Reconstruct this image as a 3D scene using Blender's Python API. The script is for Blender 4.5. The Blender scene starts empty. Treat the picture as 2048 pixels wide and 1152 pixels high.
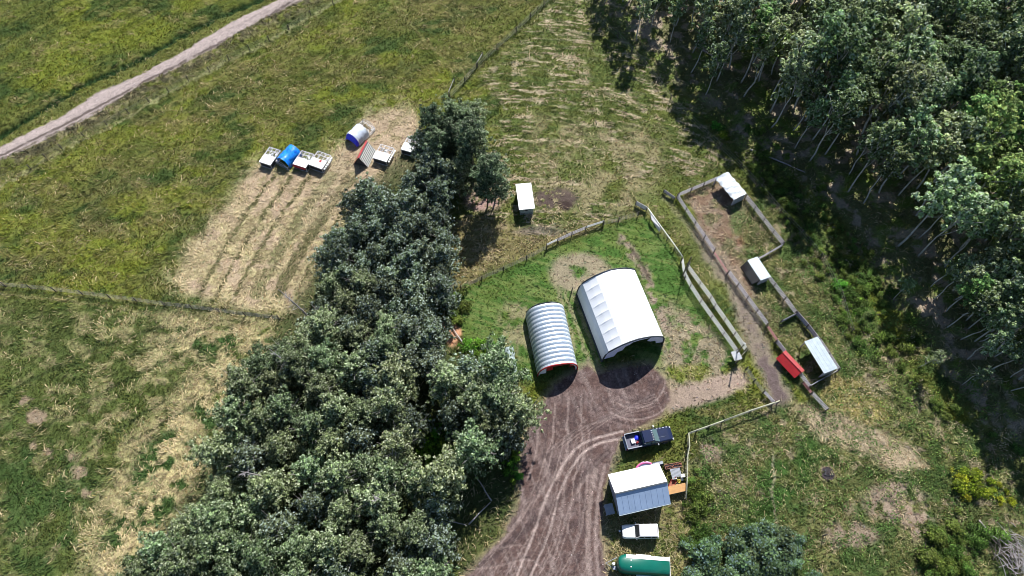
import bpy, math, random
import numpy as np
from mathutils import Vector, Matrix
R=math.radians
random.seed(7); rng=np.random.default_rng(7)
S=bpy.context.scene
# ---------------------------------------------------------------- camera, sky, sun
FPX=1365.0; CAMH=86.0; NADY=1260.0
TILT=math.atan(FPX/(NADY-576.0))                     # angle below the horizon
cd=bpy.data.cameras.new('camera'); cam=bpy.data.objects.new('camera',cd); S.collection.objects.link(cam)
cd.sensor_width=36.0; cd.lens=36.0*FPX/2048.0; cd.clip_start=1.0; cd.clip_end=6000.0
cam.location=(0,0,CAMH); cam.rotation_euler=(math.pi/2-TILT,0,0)
S.camera=cam
S.cycles.filter_width=0.9; S.render.resolution_x=1024; S.render.resolution_y=576
SUN_EL=R(45.0); SX,SY=0.30,0.954                     # horizontal direction towards the sun
W=bpy.data.worlds.new('World'); S.world=W; W.use_nodes=True
nt=W.node_tree; bg=nt.nodes['Background']; sky=nt.nodes.new('ShaderNodeTexSky')
sky.sky_type='NISHITA'; sky.sun_disc=False; sky.sun_elevation=SUN_EL; sky.sun_rotation=math.atan2(SX,SY)
sky.altitude=700; sky.dust_density=0.6; sky.ozone_density=2.0
nt.links.new(sky.outputs[0],bg.inputs[0]); bg.inputs[1].default_value=0.078
sl=bpy.data.lights.new('sun','SUN'); sl.energy=5.0; sl.angle=R(0.5); sl.color=(1.0,0.975,0.94)
so=bpy.data.objects.new('sun',sl); S.collection.objects.link(so)
sd=Vector((SX*math.cos(SUN_EL),SY*math.cos(SUN_EL),math.sin(SUN_EL)))
so.rotation_euler=sd.to_track_quat('Z','Y').to_euler(); so.location=sd*150
S.view_settings.view_transform='Standard'; S.view_settings.look='None'
S.view_settings.exposure=0.74; S.view_settings.gamma=1.0
# ---------------------------------------------------------------- photo pixel -> place on a level plane
_fw=np.array([0,math.cos(TILT),-math.sin(TILT)]); _up=np.array([0,math.sin(TILT),math.cos(TILT)])
def at(px,py,z=0.0):
    d=_fw+np.array([1.,0,0])*(px-1024)/FPX-_up*(py-576)/FPX
    t=(z-CAMH)/d[2]
    return (float(d[0]*t),float(d[1]*t))
def topx(x,y):                                       # arrays on z=0 -> photo pixels
    dy=y; dz=-CAMH
    dep=dy*_fw[1]+dz*_fw[2]; u=dy*_up[1]+dz*_up[2]
    dep=np.maximum(dep,1.0)
    return 1024+FPX*x/dep, 576-FPX*u/dep
# ---------------------------------------------------------------- noise
_tab=np.random.default_rng(3).random((256,256)).astype(np.float32)
def vn(x,y,s=0):
    x=x+s*17.31; y=y+s*9.77
    xi=np.floor(x).astype(np.int64); yi=np.floor(y).astype(np.int64)
    fx=x-xi; fy=y-yi; fx=fx*fx*(3-2*fx); fy=fy*fy*(3-2*fy)
    a=_tab[xi&255,yi&255]; b=_tab[(xi+1)&255,yi&255]; c=_tab[xi&255,(yi+1)&255]; d=_tab[(xi+1)&255,(yi+1)&255]
    return (a*(1-fx)+b*fx)*(1-fy)+(c*(1-fx)+d*fx)*fy
def fbm(x,y,s=0,o=4):
    v=0;a=.5;t=0
    for i in range(o):
        v=v+a*vn(x,y,s+i*3); t+=a; a*=.5; x=x*2.03; y=y*2.03
    return v/t
def sstep(a,b,x):
    t=np.clip((x-a)/(b-a),0,1); return t*t*(3-2*t)
def sdpoly(x,y,poly):
    n=len(poly); d=np.full(x.shape,1e9); ins=np.zeros(x.shape,bool)
    for i in range(n):
        x0,y0=poly[i]; x1,y1=poly[(i+1)%n]
        ex,ey=x1-x0,y1-y0; wx,wy=x-x0,y-y0
        t=np.clip((wx*ex+wy*ey)/(ex*ex+ey*ey+1e-9),0,1)
        d=np.minimum(d,(wx-ex*t)**2+(wy-ey*t)**2)
        c=((y0<=y)&(y1>y))|((y1<=y)&(y0>y))
        if y1!=y0: ins^=c&(x<x0+(y-y0)/(y1-y0)*(x1-x0))
    d=np.sqrt(d); return np.where(ins,-d,d)
def sdline(x,y,pts):
    d=np.full(x.shape,1e9)
    for i in range(len(pts)-1):
        x0,y0=pts[i][:2]; x1,y1=pts[i+1][:2]
        ex,ey=x1-x0,y1-y0; wx,wy=x-x0,y-y0
        t=np.clip((wx*ex+wy*ey)/(ex*ex+ey*ey+1e-9),0,1)
        d=np.minimum(d,(wx-ex*t)**2+(wy-ey*t)**2)
    return np.sqrt(d)
# ---------------------------------------------------------------- photo layout of the ground (photo pixels)
ROAD=[(-400,500),(0,294),(125,233),(194,187),(281,150),(356,109),(469,41),(556,0),(800,-140),
      (860,-130),(594,6),(516,41),(437,91),(344,141),(275,175),(187,231),(78,287),(0,322),(-400,540)]
DITCH=[(-400,470),(0,272),(94,215),(187,159),(225,147),(281,119),(359,75),(437,34),(516,0),(760,-140)]
YARD=[(1150,742),(1172,728),(1196,748),(1240,735),(1300,728),(1333,765),(1340,798),(1322,832),(1245,872),(1222,935),(1206,1000),
      (1202,1070),(1212,1152),(1230,1400),(760,1400),(930,1152),(1000,1080),(1038,1010),(1046,905),(1060,850),(1086,806),(1110,770)]
APRON=[(1320,780),(1400,765),(1480,735),(1500,765),(1440,800),(1340,826)]
LANE=[(1405,455),(1452,548),(1500,640),(1530,725),(1550,775),(1568,812),(1535,850),(1500,880),(1478,930),(1462,985)]
LAWN=[(915,590),(1010,540),(1100,502),(1210,458),(1290,432),(1345,500),(1375,560),(1420,640),(1475,712),(1440,745),(1340,765),
      (1250,700),(1180,745),(1050,765),(960,720),(915,660)]
STRAWF=[(330,640),(470,640),(560,645),(650,620),(620,720),(520,800),(450,900),(400,1000),(330,1070),(300,1160),(170,1160),(190,1050),
        (240,960),(270,880),(350,820),(400,740),(300,730)]
BARE=[(515,333),(560,345),(640,335),(690,290),(735,238),(790,215),(835,240),(845,330),(800,360),(740,400),(660,470),(640,545),(600,625),
      (520,620),(420,600),(350,560),(385,500),(440,430)]
PEN1=[(1365,392),(1431,360),(1494,390),(1566,484),(1515,514),(1440,505)]
PEN2=[(1440,505),(1500,520),(1530,545),(1594,622),(1563,640),(1535,640)]
FORESTF=[(1170,-200),(1190,30),(1300,120),(1420,215),(1480,290),(1590,350),(1680,430),(1740,520),(1800,620),(1880,730),(1960,850),(2100,900),(2500,900),(2500,-200)]
def paint(px,py,X,Y):
    """colour of the soil, straw and grass, height, and how much grass stands there"""
    n=lambda a,b,s: fbm(X/a,Y/b,s)
    wx=px+(n(2.2,2.2,11)-.5)*26; wy=py+(n(2.2,2.2,12)-.5)*22
    wx2=px+(n(.8,.8,13)-.5)*12; wy2=py+(n(.8,.8,14)-.5)*10
    C=np.zeros(X.shape+(3,)); H=np.zeros(X.shape); G=np.ones(X.shape); ST=np.zeros(X.shape)
    def mix(m,col,g=None,st=None):
        nonlocal C,G,ST
        m=np.clip(m,0,1)
        C=C*(1-m[...,None])+np.array(col)*m[...,None]
        if g is not None: G=G*(1-m)+g*m
        if st is not None: ST=ST*(1-m)+st*m
    olive=(.090,.112,.022); ygreen=(.140,.165,.022); dgreen=(.036,.070,.018); straw=(.40,.35,.18); tan=(.30,.235,.15)
    dirt=(.088,.056,.049); lawn=(.055,.115,.022)
    C[...]=olive
    mix(sstep(.42,.62,n(9,7,1)),ygreen)
    mix(sstep(.5,.66,n(5,4,2))*.8,dgreen)
    mix(sstep(.54,.72,n(3,1.5,3))*.6,(.19,.17,.06),st=.5)
    v_=px*.5+py*.87; u_=px*.87-py*.5
    mix(sstep(.52,.68,fbm(v_/7,u_/170,19))*.40,(.165,.165,.045)); mix(sstep(.56,.70,fbm(v_/6,u_/150,20))*.45,(.045,.068,.018))
    fld=sdpoly(wx,wy,[(0,330),(600,20),(1120,-60),(900,190),(850,260),(700,230),(520,330),(380,500),(340,560),(560,640),(0,560)])
    mix(sstep(30,-60,fld)*.35*sstep(.35,.6,n(4,2,5)),(.15,.13,.045),st=.4)
    # lower left field: mown and drying
    lf=sdpoly(wx,wy,[(-300,570),(560,640),(640,600),(560,800),(420,1000),(330,1200),(-300,1200)])
    mix(sstep(20,-30,lf)*.85,(.075,.10,.027))
    mix(sstep(20,-40,lf)*sstep(.50,.66,n(1.6,1.2,6))*(.35+.65*sstep(-40,300,wx)),(.25,.235,.105),st=.7)
    dgz=sdpoly(wx,wy,[(-200,850),(60,840),(170,930),(250,1000),(180,1010),(150,1160),(-200,1160)])
    mix(sstep(30,-40,dgz)*sstep(.4,.6,n(2,2,8))*.8,(.045,.085,.022),st=0)
    st=sdpoly(wx,wy,STRAWF)
    mix(sstep(40,-30,st)*sstep(.28,.52,n(1.5,1.3,9)),(.43,.375,.19),g=1.2,st=1)
    mix(sstep(10,-40,st)*sstep(.56,.66,n(2.2,1.6,21)),(.045,.085,.022),st=.1)
    for rl in ([(0,792),(180,702),(330,652)],[(60,872),(250,762),(400,690)],[(0,1012),(190,892),(330,800)],[(240,720),(420,655)],
               [(250,890),(420,790),(520,700)]):
        mix(sstep(5,1,sdline(wx2,wy2,rl))*.75,(.035,.05,.015))
    for cx,cy,r in ((50,803,13),(74,833,22),(64,891,12),(101,906,13),(146,915,12),(156,947,16),(172,988,14),(40,870,6)):
        d=np.hypot((wx+wx2)/2-cx,((wy+wy2)/2-cy)*1.15)+(n(.7,.7,98)-.5)*14
        mix(sstep(r+2,r-9,d+(n(.35,.35,99)-.5)*16)*.85,(.29,.215,.15),g=.45)
    # worn strips behind the poultry pens
    b=sdpoly(wx,wy,BARE); bm=sstep(14,-12,b)
    mix(sstep(40,0,b)*.6*sstep(.35,.6,n(1.2,1,31)),(.40,.37,.19),st=1)
    mix(bm,(.37,.285,.19),g=.35,st=.9)
    mix(bm*sstep(.46,.66,n(1.8,1.2,32))*.8*sstep(340,440,wy),(.45,.38,.21),g=.9,st=1)
    mix(bm*sstep(.55,.70,n(1.0,1.0,33))*.6,(.22,.20,.09),g=.7)
    mix(bm*sstep(.3,.6,sstep(300,520,wy)*sstep(.3,.7,n(2.5,2,34)))*.5,(.40,.36,.18),g=1.1,st=1)
    for x0 in (549,584,620,662,704,741,795,838):
        ln=[(x0,352),(x0-60,432),(x0-125,540),(x0-150,590)]
        wgap=3.0 if x0 not in (662,704) else 10.0
        mix(bm*sstep(wgap+2.5,wgap-1,sdline(wx2,wy2,ln))*sstep(.15,.4,n(1.3,1.3,35)),(.12,.115,.05) if x0!=662 else (.20,.19,.09),g=.9)
    mix(sstep(16,-14,sdpoly(wx,wy,[(640,335),(680,300),(715,340),(660,420),(600,470)]))*.5,(.33,.28,.17),g=.8)
    # paddock between grove and wood
    pd=sdpoly(wx,wy,[(960,150),(1060,60),(1130,-60),(1190,-60),(1310,130),(1390,220),(1470,345),(1330,400),(1200,450),(1040,500),(930,560),(900,480),(1010,220)])
    pm=sstep(15,-15,pd)
    mix(pm*.8,(.105,.125,.032))
    arc=Y+0.25*X+ .02*(X-18)**2*0.3
    sn=fbm(X/1.9,arc/.30,41); mix(pm*sstep(.53,.68,sn)*sstep(.30,.48,n(5,4,42))*.95,(.46,.375,.26),st=.7); mix(pm*sstep(.5,.66,fbm(X/3,arc/.4,48))*.5,(.06,.10,.025))
    mix(pm*sstep(.62,.75,fbm(X/1.5,arc/.5,43)),(.055,.075,.02))
    tn=sdpoly(wx,wy,[(1060,235),(1200,262),(1320,262),(1345,330),(1270,420),(1130,445),(1070,360)])
    mix(sstep(25,-25,tn)*sstep(.3,.6,n(2,2,44))*.75,(.26,.22,.12),g=.6)
    mix(sstep(25,-25,tn)*sstep(.55,.68,n(2.4,2.4,45))*.7,(.10,.12,.035),g=.8)
    lt=sdpoly(wx,wy,[(900,440),(1010,440),(1090,480),(1200,440),(1190,455),(1090,500),(990,540),(905,580)])
    mix(sstep(12,-10,lt)*.75,(.205,.17,.075),g=.9,st=.5)
    d=np.hypot((wx2-1112)/52,(wy2-398)/26); mix(sstep(1.1,.6,d)*sstep(.3,.5,n(.6,.6,46)),(.085,.062,.052),g=.25)
    d=np.hypot((wx2-1130)/18,(wy2-410)/12); mix(sstep(1.1,.6,d),(.045,.03,.026),g=.1)
    d=np.hypot((wx2-968)/50,(wy2-392)/38); mix(sstep(1.1,.6,d)*sstep(.25,.5,n(.7,.7,47)),(.33,.22,.19),g=.3)
    d=np.hypot((wx2-1080)/60,(wy2-462)/12); mix(sstep(1.1,.5,d)*.7,(.13,.105,.09),g=.3)
    # lawn round the shelters
    lw=sdpoly(wx2,wy2,LAWN); lm=sstep(8,-8,lw)
    mix(lm,lawn,g=.55,st=0)
    mix(lm*sstep(.52,.62,fbm((X-.3*Y)/4,(Y+.3*X)/.5,51))*.6,(.16,.19,.06))
    mix(lm*sstep(.5,.66,n(3,3,52))*.55,(.10,.14,.03))
    d=np.hypot((wx2-1160)/66,(wy2-545)/42); mix(sstep(1.1,.75,d)*sstep(.35,.6,d+n(1.5,1.5,53)*.4)*.85,(.27,.22,.155),g=.3)
    d=np.hypot((wx2-1040)/52,(wy2-655)/70); mix(sstep(1.1,.6,d)*sstep(.38,.6,n(1.2,1.2,54))*.8,(.24,.21,.12),g=.5)
    for l in ([(1128,585),(1150,640),(1180,735)],[(1140,580),(1168,645),(1198,742)],[(1110,555),(1122,600),(1150,700)]):
        mix(sstep(6,1,sdline(wx2,wy2,l))*.6,(.27,.23,.14),g=.4)
    br=sdline(wx2,wy2,[(1245,480),(1285,535),(1310,600),(1335,660)])
    mix(sstep(16,4,br)*sstep(.35,.55,n(.9,.9,55)),(.24,.19,.14),g=.5)
    mix(sstep(5,2,sdline(wx2,wy2,[(1262,495),(1285,530),(1300,560)]))*.7,(.06,.045,.035),g=.3)
    rt=sdpoly(wx,wy,[(1330,600),(1400,640),(1470,715),(1500,770),(1440,790),(1330,780),(1320,700)])
    mix(sstep(12,-12,rt)*sstep(.34,.55,n(1.2,1.2,56))*.9,(.27,.22,.15),g=.6,st=.6)
    d=np.hypot((wx2-1375)/55,(wy2-745)/20); mix(sstep(1.1,.6,d)*.8,(.16,.18,.035),g=1)
    # alley beside the corral, pens, and the rough ground
    al=sdline(wx,wy,[(1300,400),(1360,440),(1400,500),(1450,580)]); mix(sstep(34,10,al)*.6,(.12,.14,.045),g=.5)
    mix(sstep(9,2,sdline(wx2,wy2,[(1330,395),(1380,455),(1420,520)]))*.5,(.22,.2,.12))
    lane=sdline(wx,wy,LANE); mix(sstep(30,10,lane),(.205,.17,.125),g=.4)
    mix(sstep(17,6,sdline(wx,wy,LANE[3:]))*.95,(.115,.085,.082),g=.05)
    mix(sstep(14,2,sdline(wx,wy,LANE[:4]))*.7*sstep(.35,.6,n(.8,.8,57)),(.15,.115,.10),g=.2)
    for pen in (PEN1,PEN2):
        p=sstep(6,-8,sdpoly(wx2,wy2,pen))
        mix(p,(.235,.175,.125),g=.55,st=.5)
        mix(p*sstep(.42,.58,n(1.1,1.1,61))*.7,(.15,.092,.058),g=.25); mix(p*sstep(.5,.66,n(1.4,1.4,62))*.7,(.11,.125,.05),g=.8)
    mix(sstep(1.0,.4,np.hypot((wx2-1505)/50,(wy2-470)/35))*sstep(.4,.55,n(.9,.9,66))*.8,(.16,.065,.035),g=.2)
    mix(sstep(1.0,.4,np.hypot((wx2-1475)/22,(wy2-440)/45))*.8,(.08,.13,.035),g=.8)
    p3=sdpoly(wx2,wy2,[(1535,650),(1594,625),(1640,680),(1610,690),(1560,690)]); mix(sstep(6,-6,p3)*.8,(.16,.15,.07),g=.8)
    rr=sdpoly(wx,wy,[(1390,850),(1560,815),(1620,800),(1480,520),(1520,330),(1600,380),(1700,560),(1800,720),(1900,850),(2300,900),(2300,1400),(1380,1400)])
    rm=sstep(14,-14,rr)
    mix(rm*.9,(.085,.105,.034),g=1.1)
    mix(rm*sstep(.45,.6,n(1.6,1.4,71))*.8,(.15,.155,.055),g=1.1,st=.3)
    mix(rm*sstep(.60,.72,n(1.1,1.1,72))*.8,(.27,.22,.14),g=.8,st=.4)
    mix(rm*sstep(.50,.64,n(2.6,2.6,73))*.9,(.06,.10,.026),st=0)
    tb=sdpoly(wx,wy,[(1595,812),(1680,830),(1760,860),(1850,925),(1800,950),(1700,895),(1640,880)])
    mix(sstep(16,-14,tb)*.9,(.36,.285,.19),g=.5,st=.8)
    yg=sdpoly(wx,wy,[(1650,740),(1720,760),(1780,830),(1740,850),(1650,815)]); mix(sstep(14,-10,yg)*sstep(.3,.55,n(1,1,74)),(.27,.24,.085),st=.7)
    gs=sdpoly(wx,wy,[(1560,880),(1635,870),(1640,930),(1590,1000),(1530,1060),(1480,1040),(1500,980)])
    mix(sstep(14,-14,gs)*sstep(.32,.55,n(1.6,1.6,75)),(.045,.095,.02),g=1)
    for cx,cy,a,b2 in ((1790,1000,70,45),(1700,1070,60,30),(1840,1050,40,40),(1425,905,34,30),(1650,950,20,16)):
        d=np.hypot((wx-cx)/a,(wy-cy)/b2); mix(sstep(1.15,.5,d)*sstep(.38,.55,n(.9,.9,76))*.85,(.29,.215,.165),g=.4)
    mix(sstep(4,1,sdline(wx2,wy2,[(1548,905),(1545,980),(1552,1050),(1556,1100)]))*.6,(.4,.36,.24))
    mix(sstep(4,1,sdline(wx2,wy2,[(1500,350),(1560,430),(1640,520),(1680,600),(1700,670)]))*.55,(.24,.21,.10))
    hs=sdpoly(wx2,wy2,[(1205,1040),(1330,1000),(1372,900),(1385,1000),(1372,1160),(1205,1160)])
    mix(sstep(8,-8,hs)*.85,(.22,.195,.085),g=1,st=.6)
    mix(sstep(8,-8,hs)*sstep(.52,.64,n(1,1,77))*.8,(.09,.12,.025))
    ff=sstep(20,-30,sdpoly(wx,wy,FORESTF))
    mix(ff*.85,(.13,.135,.06),g=.8,st=.2)  # wood floor brightened in colour to lift the trees' shade
    mix(ff*sstep(.5,.62,n(1.6,1.6,81))*.8,(.34,.27,.21),g=.4)
    mix(ff*sstep(.52,.66,n(2.3,2.3,82))*.8,(.13,.19,.035),g=1.1)
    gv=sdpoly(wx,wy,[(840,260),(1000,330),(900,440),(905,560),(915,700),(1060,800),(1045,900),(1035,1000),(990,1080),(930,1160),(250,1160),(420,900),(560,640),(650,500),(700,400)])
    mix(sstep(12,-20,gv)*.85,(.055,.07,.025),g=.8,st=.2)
    mix(sstep(1.0,.5,np.hypot((wx2-905)/20,(wy2-668)/34))*.95,(.52,.27,.16),g=.05)
    mix(sstep(1.0,.5,np.hypot((wx2-884)/12,(wy2-655)/22))*.8,(.42,.24,.15),g=.05)
    # cross fence strip and mown line
    for off,c,w in ((8,(.21,.20,.08),3),(28,(.25,.23,.10),2.2)):
        l=[(-300,520+off),(0,560+off),(110,571+off),(215,586+off),(330,602+off),(430,613+off*.8),(560,632)]
        mix(sstep(w+2,w-1,sdline(wx2,wy2,l))*.75,c)
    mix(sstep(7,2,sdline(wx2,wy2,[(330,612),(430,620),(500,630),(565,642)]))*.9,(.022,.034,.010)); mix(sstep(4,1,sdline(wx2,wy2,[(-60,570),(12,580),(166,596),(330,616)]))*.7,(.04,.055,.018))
    for l,c in (([(0,372),(62,340),(125,300),(216,256),(300,208),(378,164),(459,122),(539,83),(622,33),(680,0)],(.27,.27,.12)),
                ([(300,235),(480,130),(590,85)],(.19,.18,.06))):
        mix(sstep(4.5,1.5,sdline(wx2,wy2,l))*.8,c)
    mix(sstep(3.5,1,sdline(wx2,wy2,[(780,0),(830,60),(880,110),(935,150)]))*.5,(.22,.2,.08))
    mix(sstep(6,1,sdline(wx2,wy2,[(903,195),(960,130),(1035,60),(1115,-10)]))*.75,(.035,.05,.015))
    # verge, ditch and gravel road
    rd=sdpoly(wx2*.6+px*.4,wy2*.6+py*.4,ROAD)
    vg=sstep(34,8,rd)*(1-sstep(0,-3,rd))
    mix(vg*.8,(.13,.14,.035)); lowside=sstep(-2,12,(py-(322-.56*px)))
    mix(vg*lowside*sstep(.30,.5,n(1,1,86)),(.085,.078,.042)); mix(vg*lowside*sstep(.56,.68,n(.8,.8,96)),(.2,.18,.09))
    dt=sdline(wx2,wy2,DITCH); mix(sstep(8,2.5,dt),(.022,.050,.013),g=1.2)
    RM=sstep(1.5,-2.0,rd)
    mix(RM,(.31,.255,.235),g=0)
    rdl=[(-300,460),(0,308),(125,248),(281,163),(356,125),(469,66),(575,3),(800,-130)]
    mix(RM*sstep(.5,.62,fbm(px/40+py/70,(py+.56*px)/5,87))*.4,(.22,.18,.16))
    rl=[(q[0]+3,q[1]+4) for q in rdl]; mix(RM*sstep(3.0,1.0,sdline(wx2*.5+px*.5,wy2*.5+py*.5,rl))*.95*sstep(.25,.42,n(2,2,88)),(.10,.077,.068))
    rl=[(q[0]+3,q[1]+11) for q in rdl]; mix(RM*sstep(2.8,.9,sdline(wx2*.5+px*.5,wy2*.5+py*.5,rl))*.9*sstep(.35,.5,n(1.5,1.5,89)),(.13,.105,.08))
    # the yard
    ap=sdpoly(wx2,wy2,APRON); mix(sstep(6,-8,ap)*.9,(.30,.225,.18),g=.15)
    yd=sdpoly(wx*.45+wx2*.55,wy*.45+wy2*.55,YARD); YM=sstep(3,-5,yd)
    mix(sstep(18,0,yd)*.6,(.25,.19,.14),g=.3)
    mix(YM,dirt,g=0)
    mix(YM*sstep(.45,.65,n(2.5,2.5,91))*.45,(.15,.112,.104)); mix(YM*sstep(.55,.7,n(.5,.5,92))*.4,(.19,.145,.135)); mix(YM*sstep(.54,.70,n(1.2,1.2,93))*.6,(.066,.046,.045)); mix(YM*sstep(.60,.72,fbm((X+.35*Y)/.35,Y/4,94))*.5,(.21,.165,.15))
    RUT=np.zeros(X.shape)
    def track(pts,w,c,a):
        nonlocal RUT
        pts=smooth(pts); d=sdline(px+(wx2-px)*.25,py+(wy2-py)*.25,pts); m=sstep(w,w*.4,d)*YM
        mix(m*a,c); RUT=np.maximum(RUT,m)
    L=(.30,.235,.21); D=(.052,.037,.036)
    track([(1058,1160),(1100,1060),(1118,990),(1150,925),(1190,890),(1250,875)],3.4,L,.95)
    track([(1030,1160),(1070,1060),(1090,1000),(1130,925),(1170,885),(1245,862)],3.4,L,.95)
    track([(1095,1160),(1125,1060),(1150,990),(1190,930),(1215,905)],4,L,.35)
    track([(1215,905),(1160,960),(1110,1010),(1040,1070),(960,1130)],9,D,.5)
    track([(930,1150),(1010,1075),(1060,1010),(1100,960),(1150,900)],5,L,.3)
    for k in range(5):
        r0=48+k*13; track([(1270+r0*math.cos(a)*1.0,760+r0*.9*math.sin(a)) for a in np.linspace(-.3,2.2,12)],2.6,L if k%2 else D,.45)
    for k in range(8):
        x0=1085+k*13; track([(x0,790+8*(k%3)),(x0-6+k,850),(x0-14+3*k,910),(x0-30+2*k,960)],2.8,(L,D)[k%2],.38)
    for k in range(6):
        x0=1090+k*22; track([(x0-40,1160),(x0,1080),(x0+14,1010),(x0+20,950)],2.6,(D,L)[k%2],.35)
    track([(1192,940),(1180,1000),(1176,1080),(1180,1160)],7,(.27,.21,.185),.5)
    track([(1210,930),(1196,1000),(1192,1080),(1198,1160)],5,L,.45)
    track([(940,1140),(1000,1130),(1060,1120),(1095,1150)],3,L,.3); track([(1020,1160),(1050,1110),(1040,1090),(980,1100)],3,L,.25)
    for k in range(16):
        q=k/15.; track([(930+230*q,1160),(1010+170*q,1060),(1065+110*q,960+8*(k%3)),(1100+90*q,870)],1.7,(D,L)[k%2],.22+.1*(k%3))
    for k in range(9): track([(1095+9*k,905-4*k),(1150+9*k,860-3*k),(1230+6*k,835-4*k),(1310,812-3*k)],1.6,(L,D)[k%2],.28)
    G=np.clip(G,0,1.3)
    # height: grass tussocks, ruts, ditch, banks
    H=G*((n(.55,.55,101)-.5)*.30+(n(1.6,1.6,102)-.5)*.28)+(n(14,14,103)-.5)*.25*sstep(0,.6,G)
    H=H-sstep(9,1,dt)*.45+sstep(6,-14,rd)*.22-RUT*.08
    H=H+(n(.35,.35,104)-.5)*.05
    fine=n(.32,.32,105)
    C=C*(.72+.56*fine)[...,None]
    return C,H,G,ST,RM,YM
def smooth(pts,k=6):
    if len(pts)<3: return pts
    P=[pts[0]]+list(pts)+[pts[-1]]; out=[]
    for i in range(1,len(P)-2):
        p0,p1,p2,p3=[np.array(q,float) for q in P[i-1:i+3]]
        for j in range(k):
            t=j/k; out.append(tuple(.5*((2*p1)+(-p0+p2)*t+(2*p0-5*p1+4*p2-p3)*t*t+(-p0+3*p1-3*p2+p3)*t**3)))
    out.append(tuple(pts[-1])); return out
# ---------------------------------------------------------------- materials
def nodes(name):
    m=bpy.data.materials.new(name); m.use_nodes=True; return m,m.node_tree,m.node_tree.nodes['Principled BSDF']
def mat(name,c,rough=.6,metal=0.,var=.25,scale=3.,bump=.0,c2=None,spec=.5,coat=0.,stretch=(1,1,1)):
    m,t,b=nodes(name); L=t.links.new
    tc=t.nodes.new('ShaderNodeTexCoord'); mp=t.nodes.new('ShaderNodeMapping'); mp.inputs['Scale'].default_value=stretch
    no=t.nodes.new('ShaderNodeTexNoise'); no.inputs['Scale'].default_value=scale; no.inputs['Detail'].default_value=6
    L(tc.outputs['Object'],mp.inputs[0]); L(mp.outputs[0],no.inputs[0])
    mr=t.nodes.new('ShaderNodeMapRange'); mr.inputs[1].default_value=.3; mr.inputs[2].default_value=.7
    L(no.outputs[0],mr.inputs[0])
    mx=t.nodes.new('ShaderNodeMix'); mx.data_type='RGBA'
    if c2 is None: c2=tuple(x*(1-var) for x in c)
    mx.inputs[6].default_value=(*c,1); mx.inputs[7].default_value=(*c2,1)
    L(mr.outputs[0],mx.inputs[0]); L(mx.outputs[2],b.inputs['Base Color'])
    b.inputs['Roughness'].default_value=rough; b.inputs['Metallic'].default_value=metal
    b.inputs['Specular IOR Level'].default_value=spec; b.inputs['Coat Weight'].default_value=coat
    if bump:
        bp=t.nodes.new('ShaderNodeBump'); bp.inputs['Strength'].default_value=bump; bp.inputs['Distance'].default_value=.05
        L(no.outputs[0],bp.inputs['Height']); L(bp.outputs[0],b.inputs['Normal'])
    return m
def ground_mat(name,rough=.95,bumpd=.12,fs=9.):
    m,t,b=nodes(name); L=t.links.new
    at_=t.nodes.new('ShaderNodeAttribute'); at_.attribute_name='Col'
    tc=t.nodes.new('ShaderNodeTexCoord')
    no=t.nodes.new('ShaderNodeTexNoise'); no.inputs['Scale'].default_value=fs; no.inputs['Detail'].default_value=5; no.inputs['Distortion'].default_value=1.2
    L(tc.outputs['Object'],no.inputs[0])
    mr=t.nodes.new('ShaderNodeMapRange'); mr.inputs[1].default_value=.3; mr.inputs[2].default_value=.7; mr.inputs[3].default_value=.6; mr.inputs[4].default_value=1.4
    L(no.outputs[0],mr.inputs[0])
    mu=t.nodes.new('ShaderNodeMix'); mu.data_type='RGBA'; mu.blend_type='MULTIPLY'; mu.inputs[0].default_value=1
    L(at_.outputs['Color'],mu.inputs[6]); L(mr.outputs[0],mu.inputs[7]); L(mu.outputs[2],b.inputs['Base Color'])
    bp=t.nodes.new('ShaderNodeBump'); bp.inputs['Strength'].default_value=.9; bp.inputs['Distance'].default_value=bumpd
    L(no.outputs[0],bp.inputs['Height']); L(bp.outputs[0],b.inputs['Normal'])
    b.inputs['Roughness'].default_value=rough; b.inputs['Specular IOR Level'].default_value=.15
    return m
def attr_mat(name,rough=.7,trans=.2,spec=.3):
    m,t,b=nodes(name); L=t.links.new
    a=t.nodes.new('ShaderNodeAttribute'); a.attribute_name='Col'
    oi=t.nodes.new('ShaderNodeObjectInfo')
    hs=t.nodes.new('ShaderNodeHueSaturation')
    mh=t.nodes.new('ShaderNodeMapRange'); mh.inputs[3].default_value=.468; mh.inputs[4].default_value=.525
    mv=t.nodes.new('ShaderNodeMapRange'); mv.inputs[3].default_value=.72; mv.inputs[4].default_value=1.35
    mm=t.nodes.new('ShaderNodeMath'); mm.operation='MULTIPLY'; mm.inputs[1].default_value=7.31
    fr=t.nodes.new('ShaderNodeMath'); fr.operation='FRACT'
    L(oi.outputs['Random'],mh.inputs[0]); L(oi.outputs['Random'],mm.inputs[0]); L(mm.outputs[0],fr.inputs[0]); L(fr.outputs[0],mv.inputs[0])
    L(mh.outputs[0],hs.inputs['Hue']); L(mv.outputs[0],hs.inputs['Value']); L(a.outputs['Color'],hs.inputs['Color'])
    L(hs.outputs[0],b.inputs['Base Color']); b.inputs['Roughness'].default_value=rough; b.inputs['Specular IOR Level'].default_value=spec
    if trans:
        tr=t.nodes.new('ShaderNodeBsdfTranslucent'); ms=t.nodes.new('ShaderNodeMixShader'); ms.inputs[0].default_value=trans
        L(hs.outputs[0],tr.inputs[0]); L(b.outputs[0],ms.inputs[1]); L(tr.outputs[0],ms.inputs[2])
        L(ms.outputs[0],t.nodes['Material Output'].inputs[0])
    return m
M={}
M['ground']=ground_mat('ground_soil'); M['gravel']=ground_mat('road_gravel',fs=7.,bumpd=.015); M['dirt']=ground_mat('yard_dirt',fs=4.,bumpd=.07)
M['blade']=attr_mat('grass_blades',.8,.15,.1)
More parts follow.
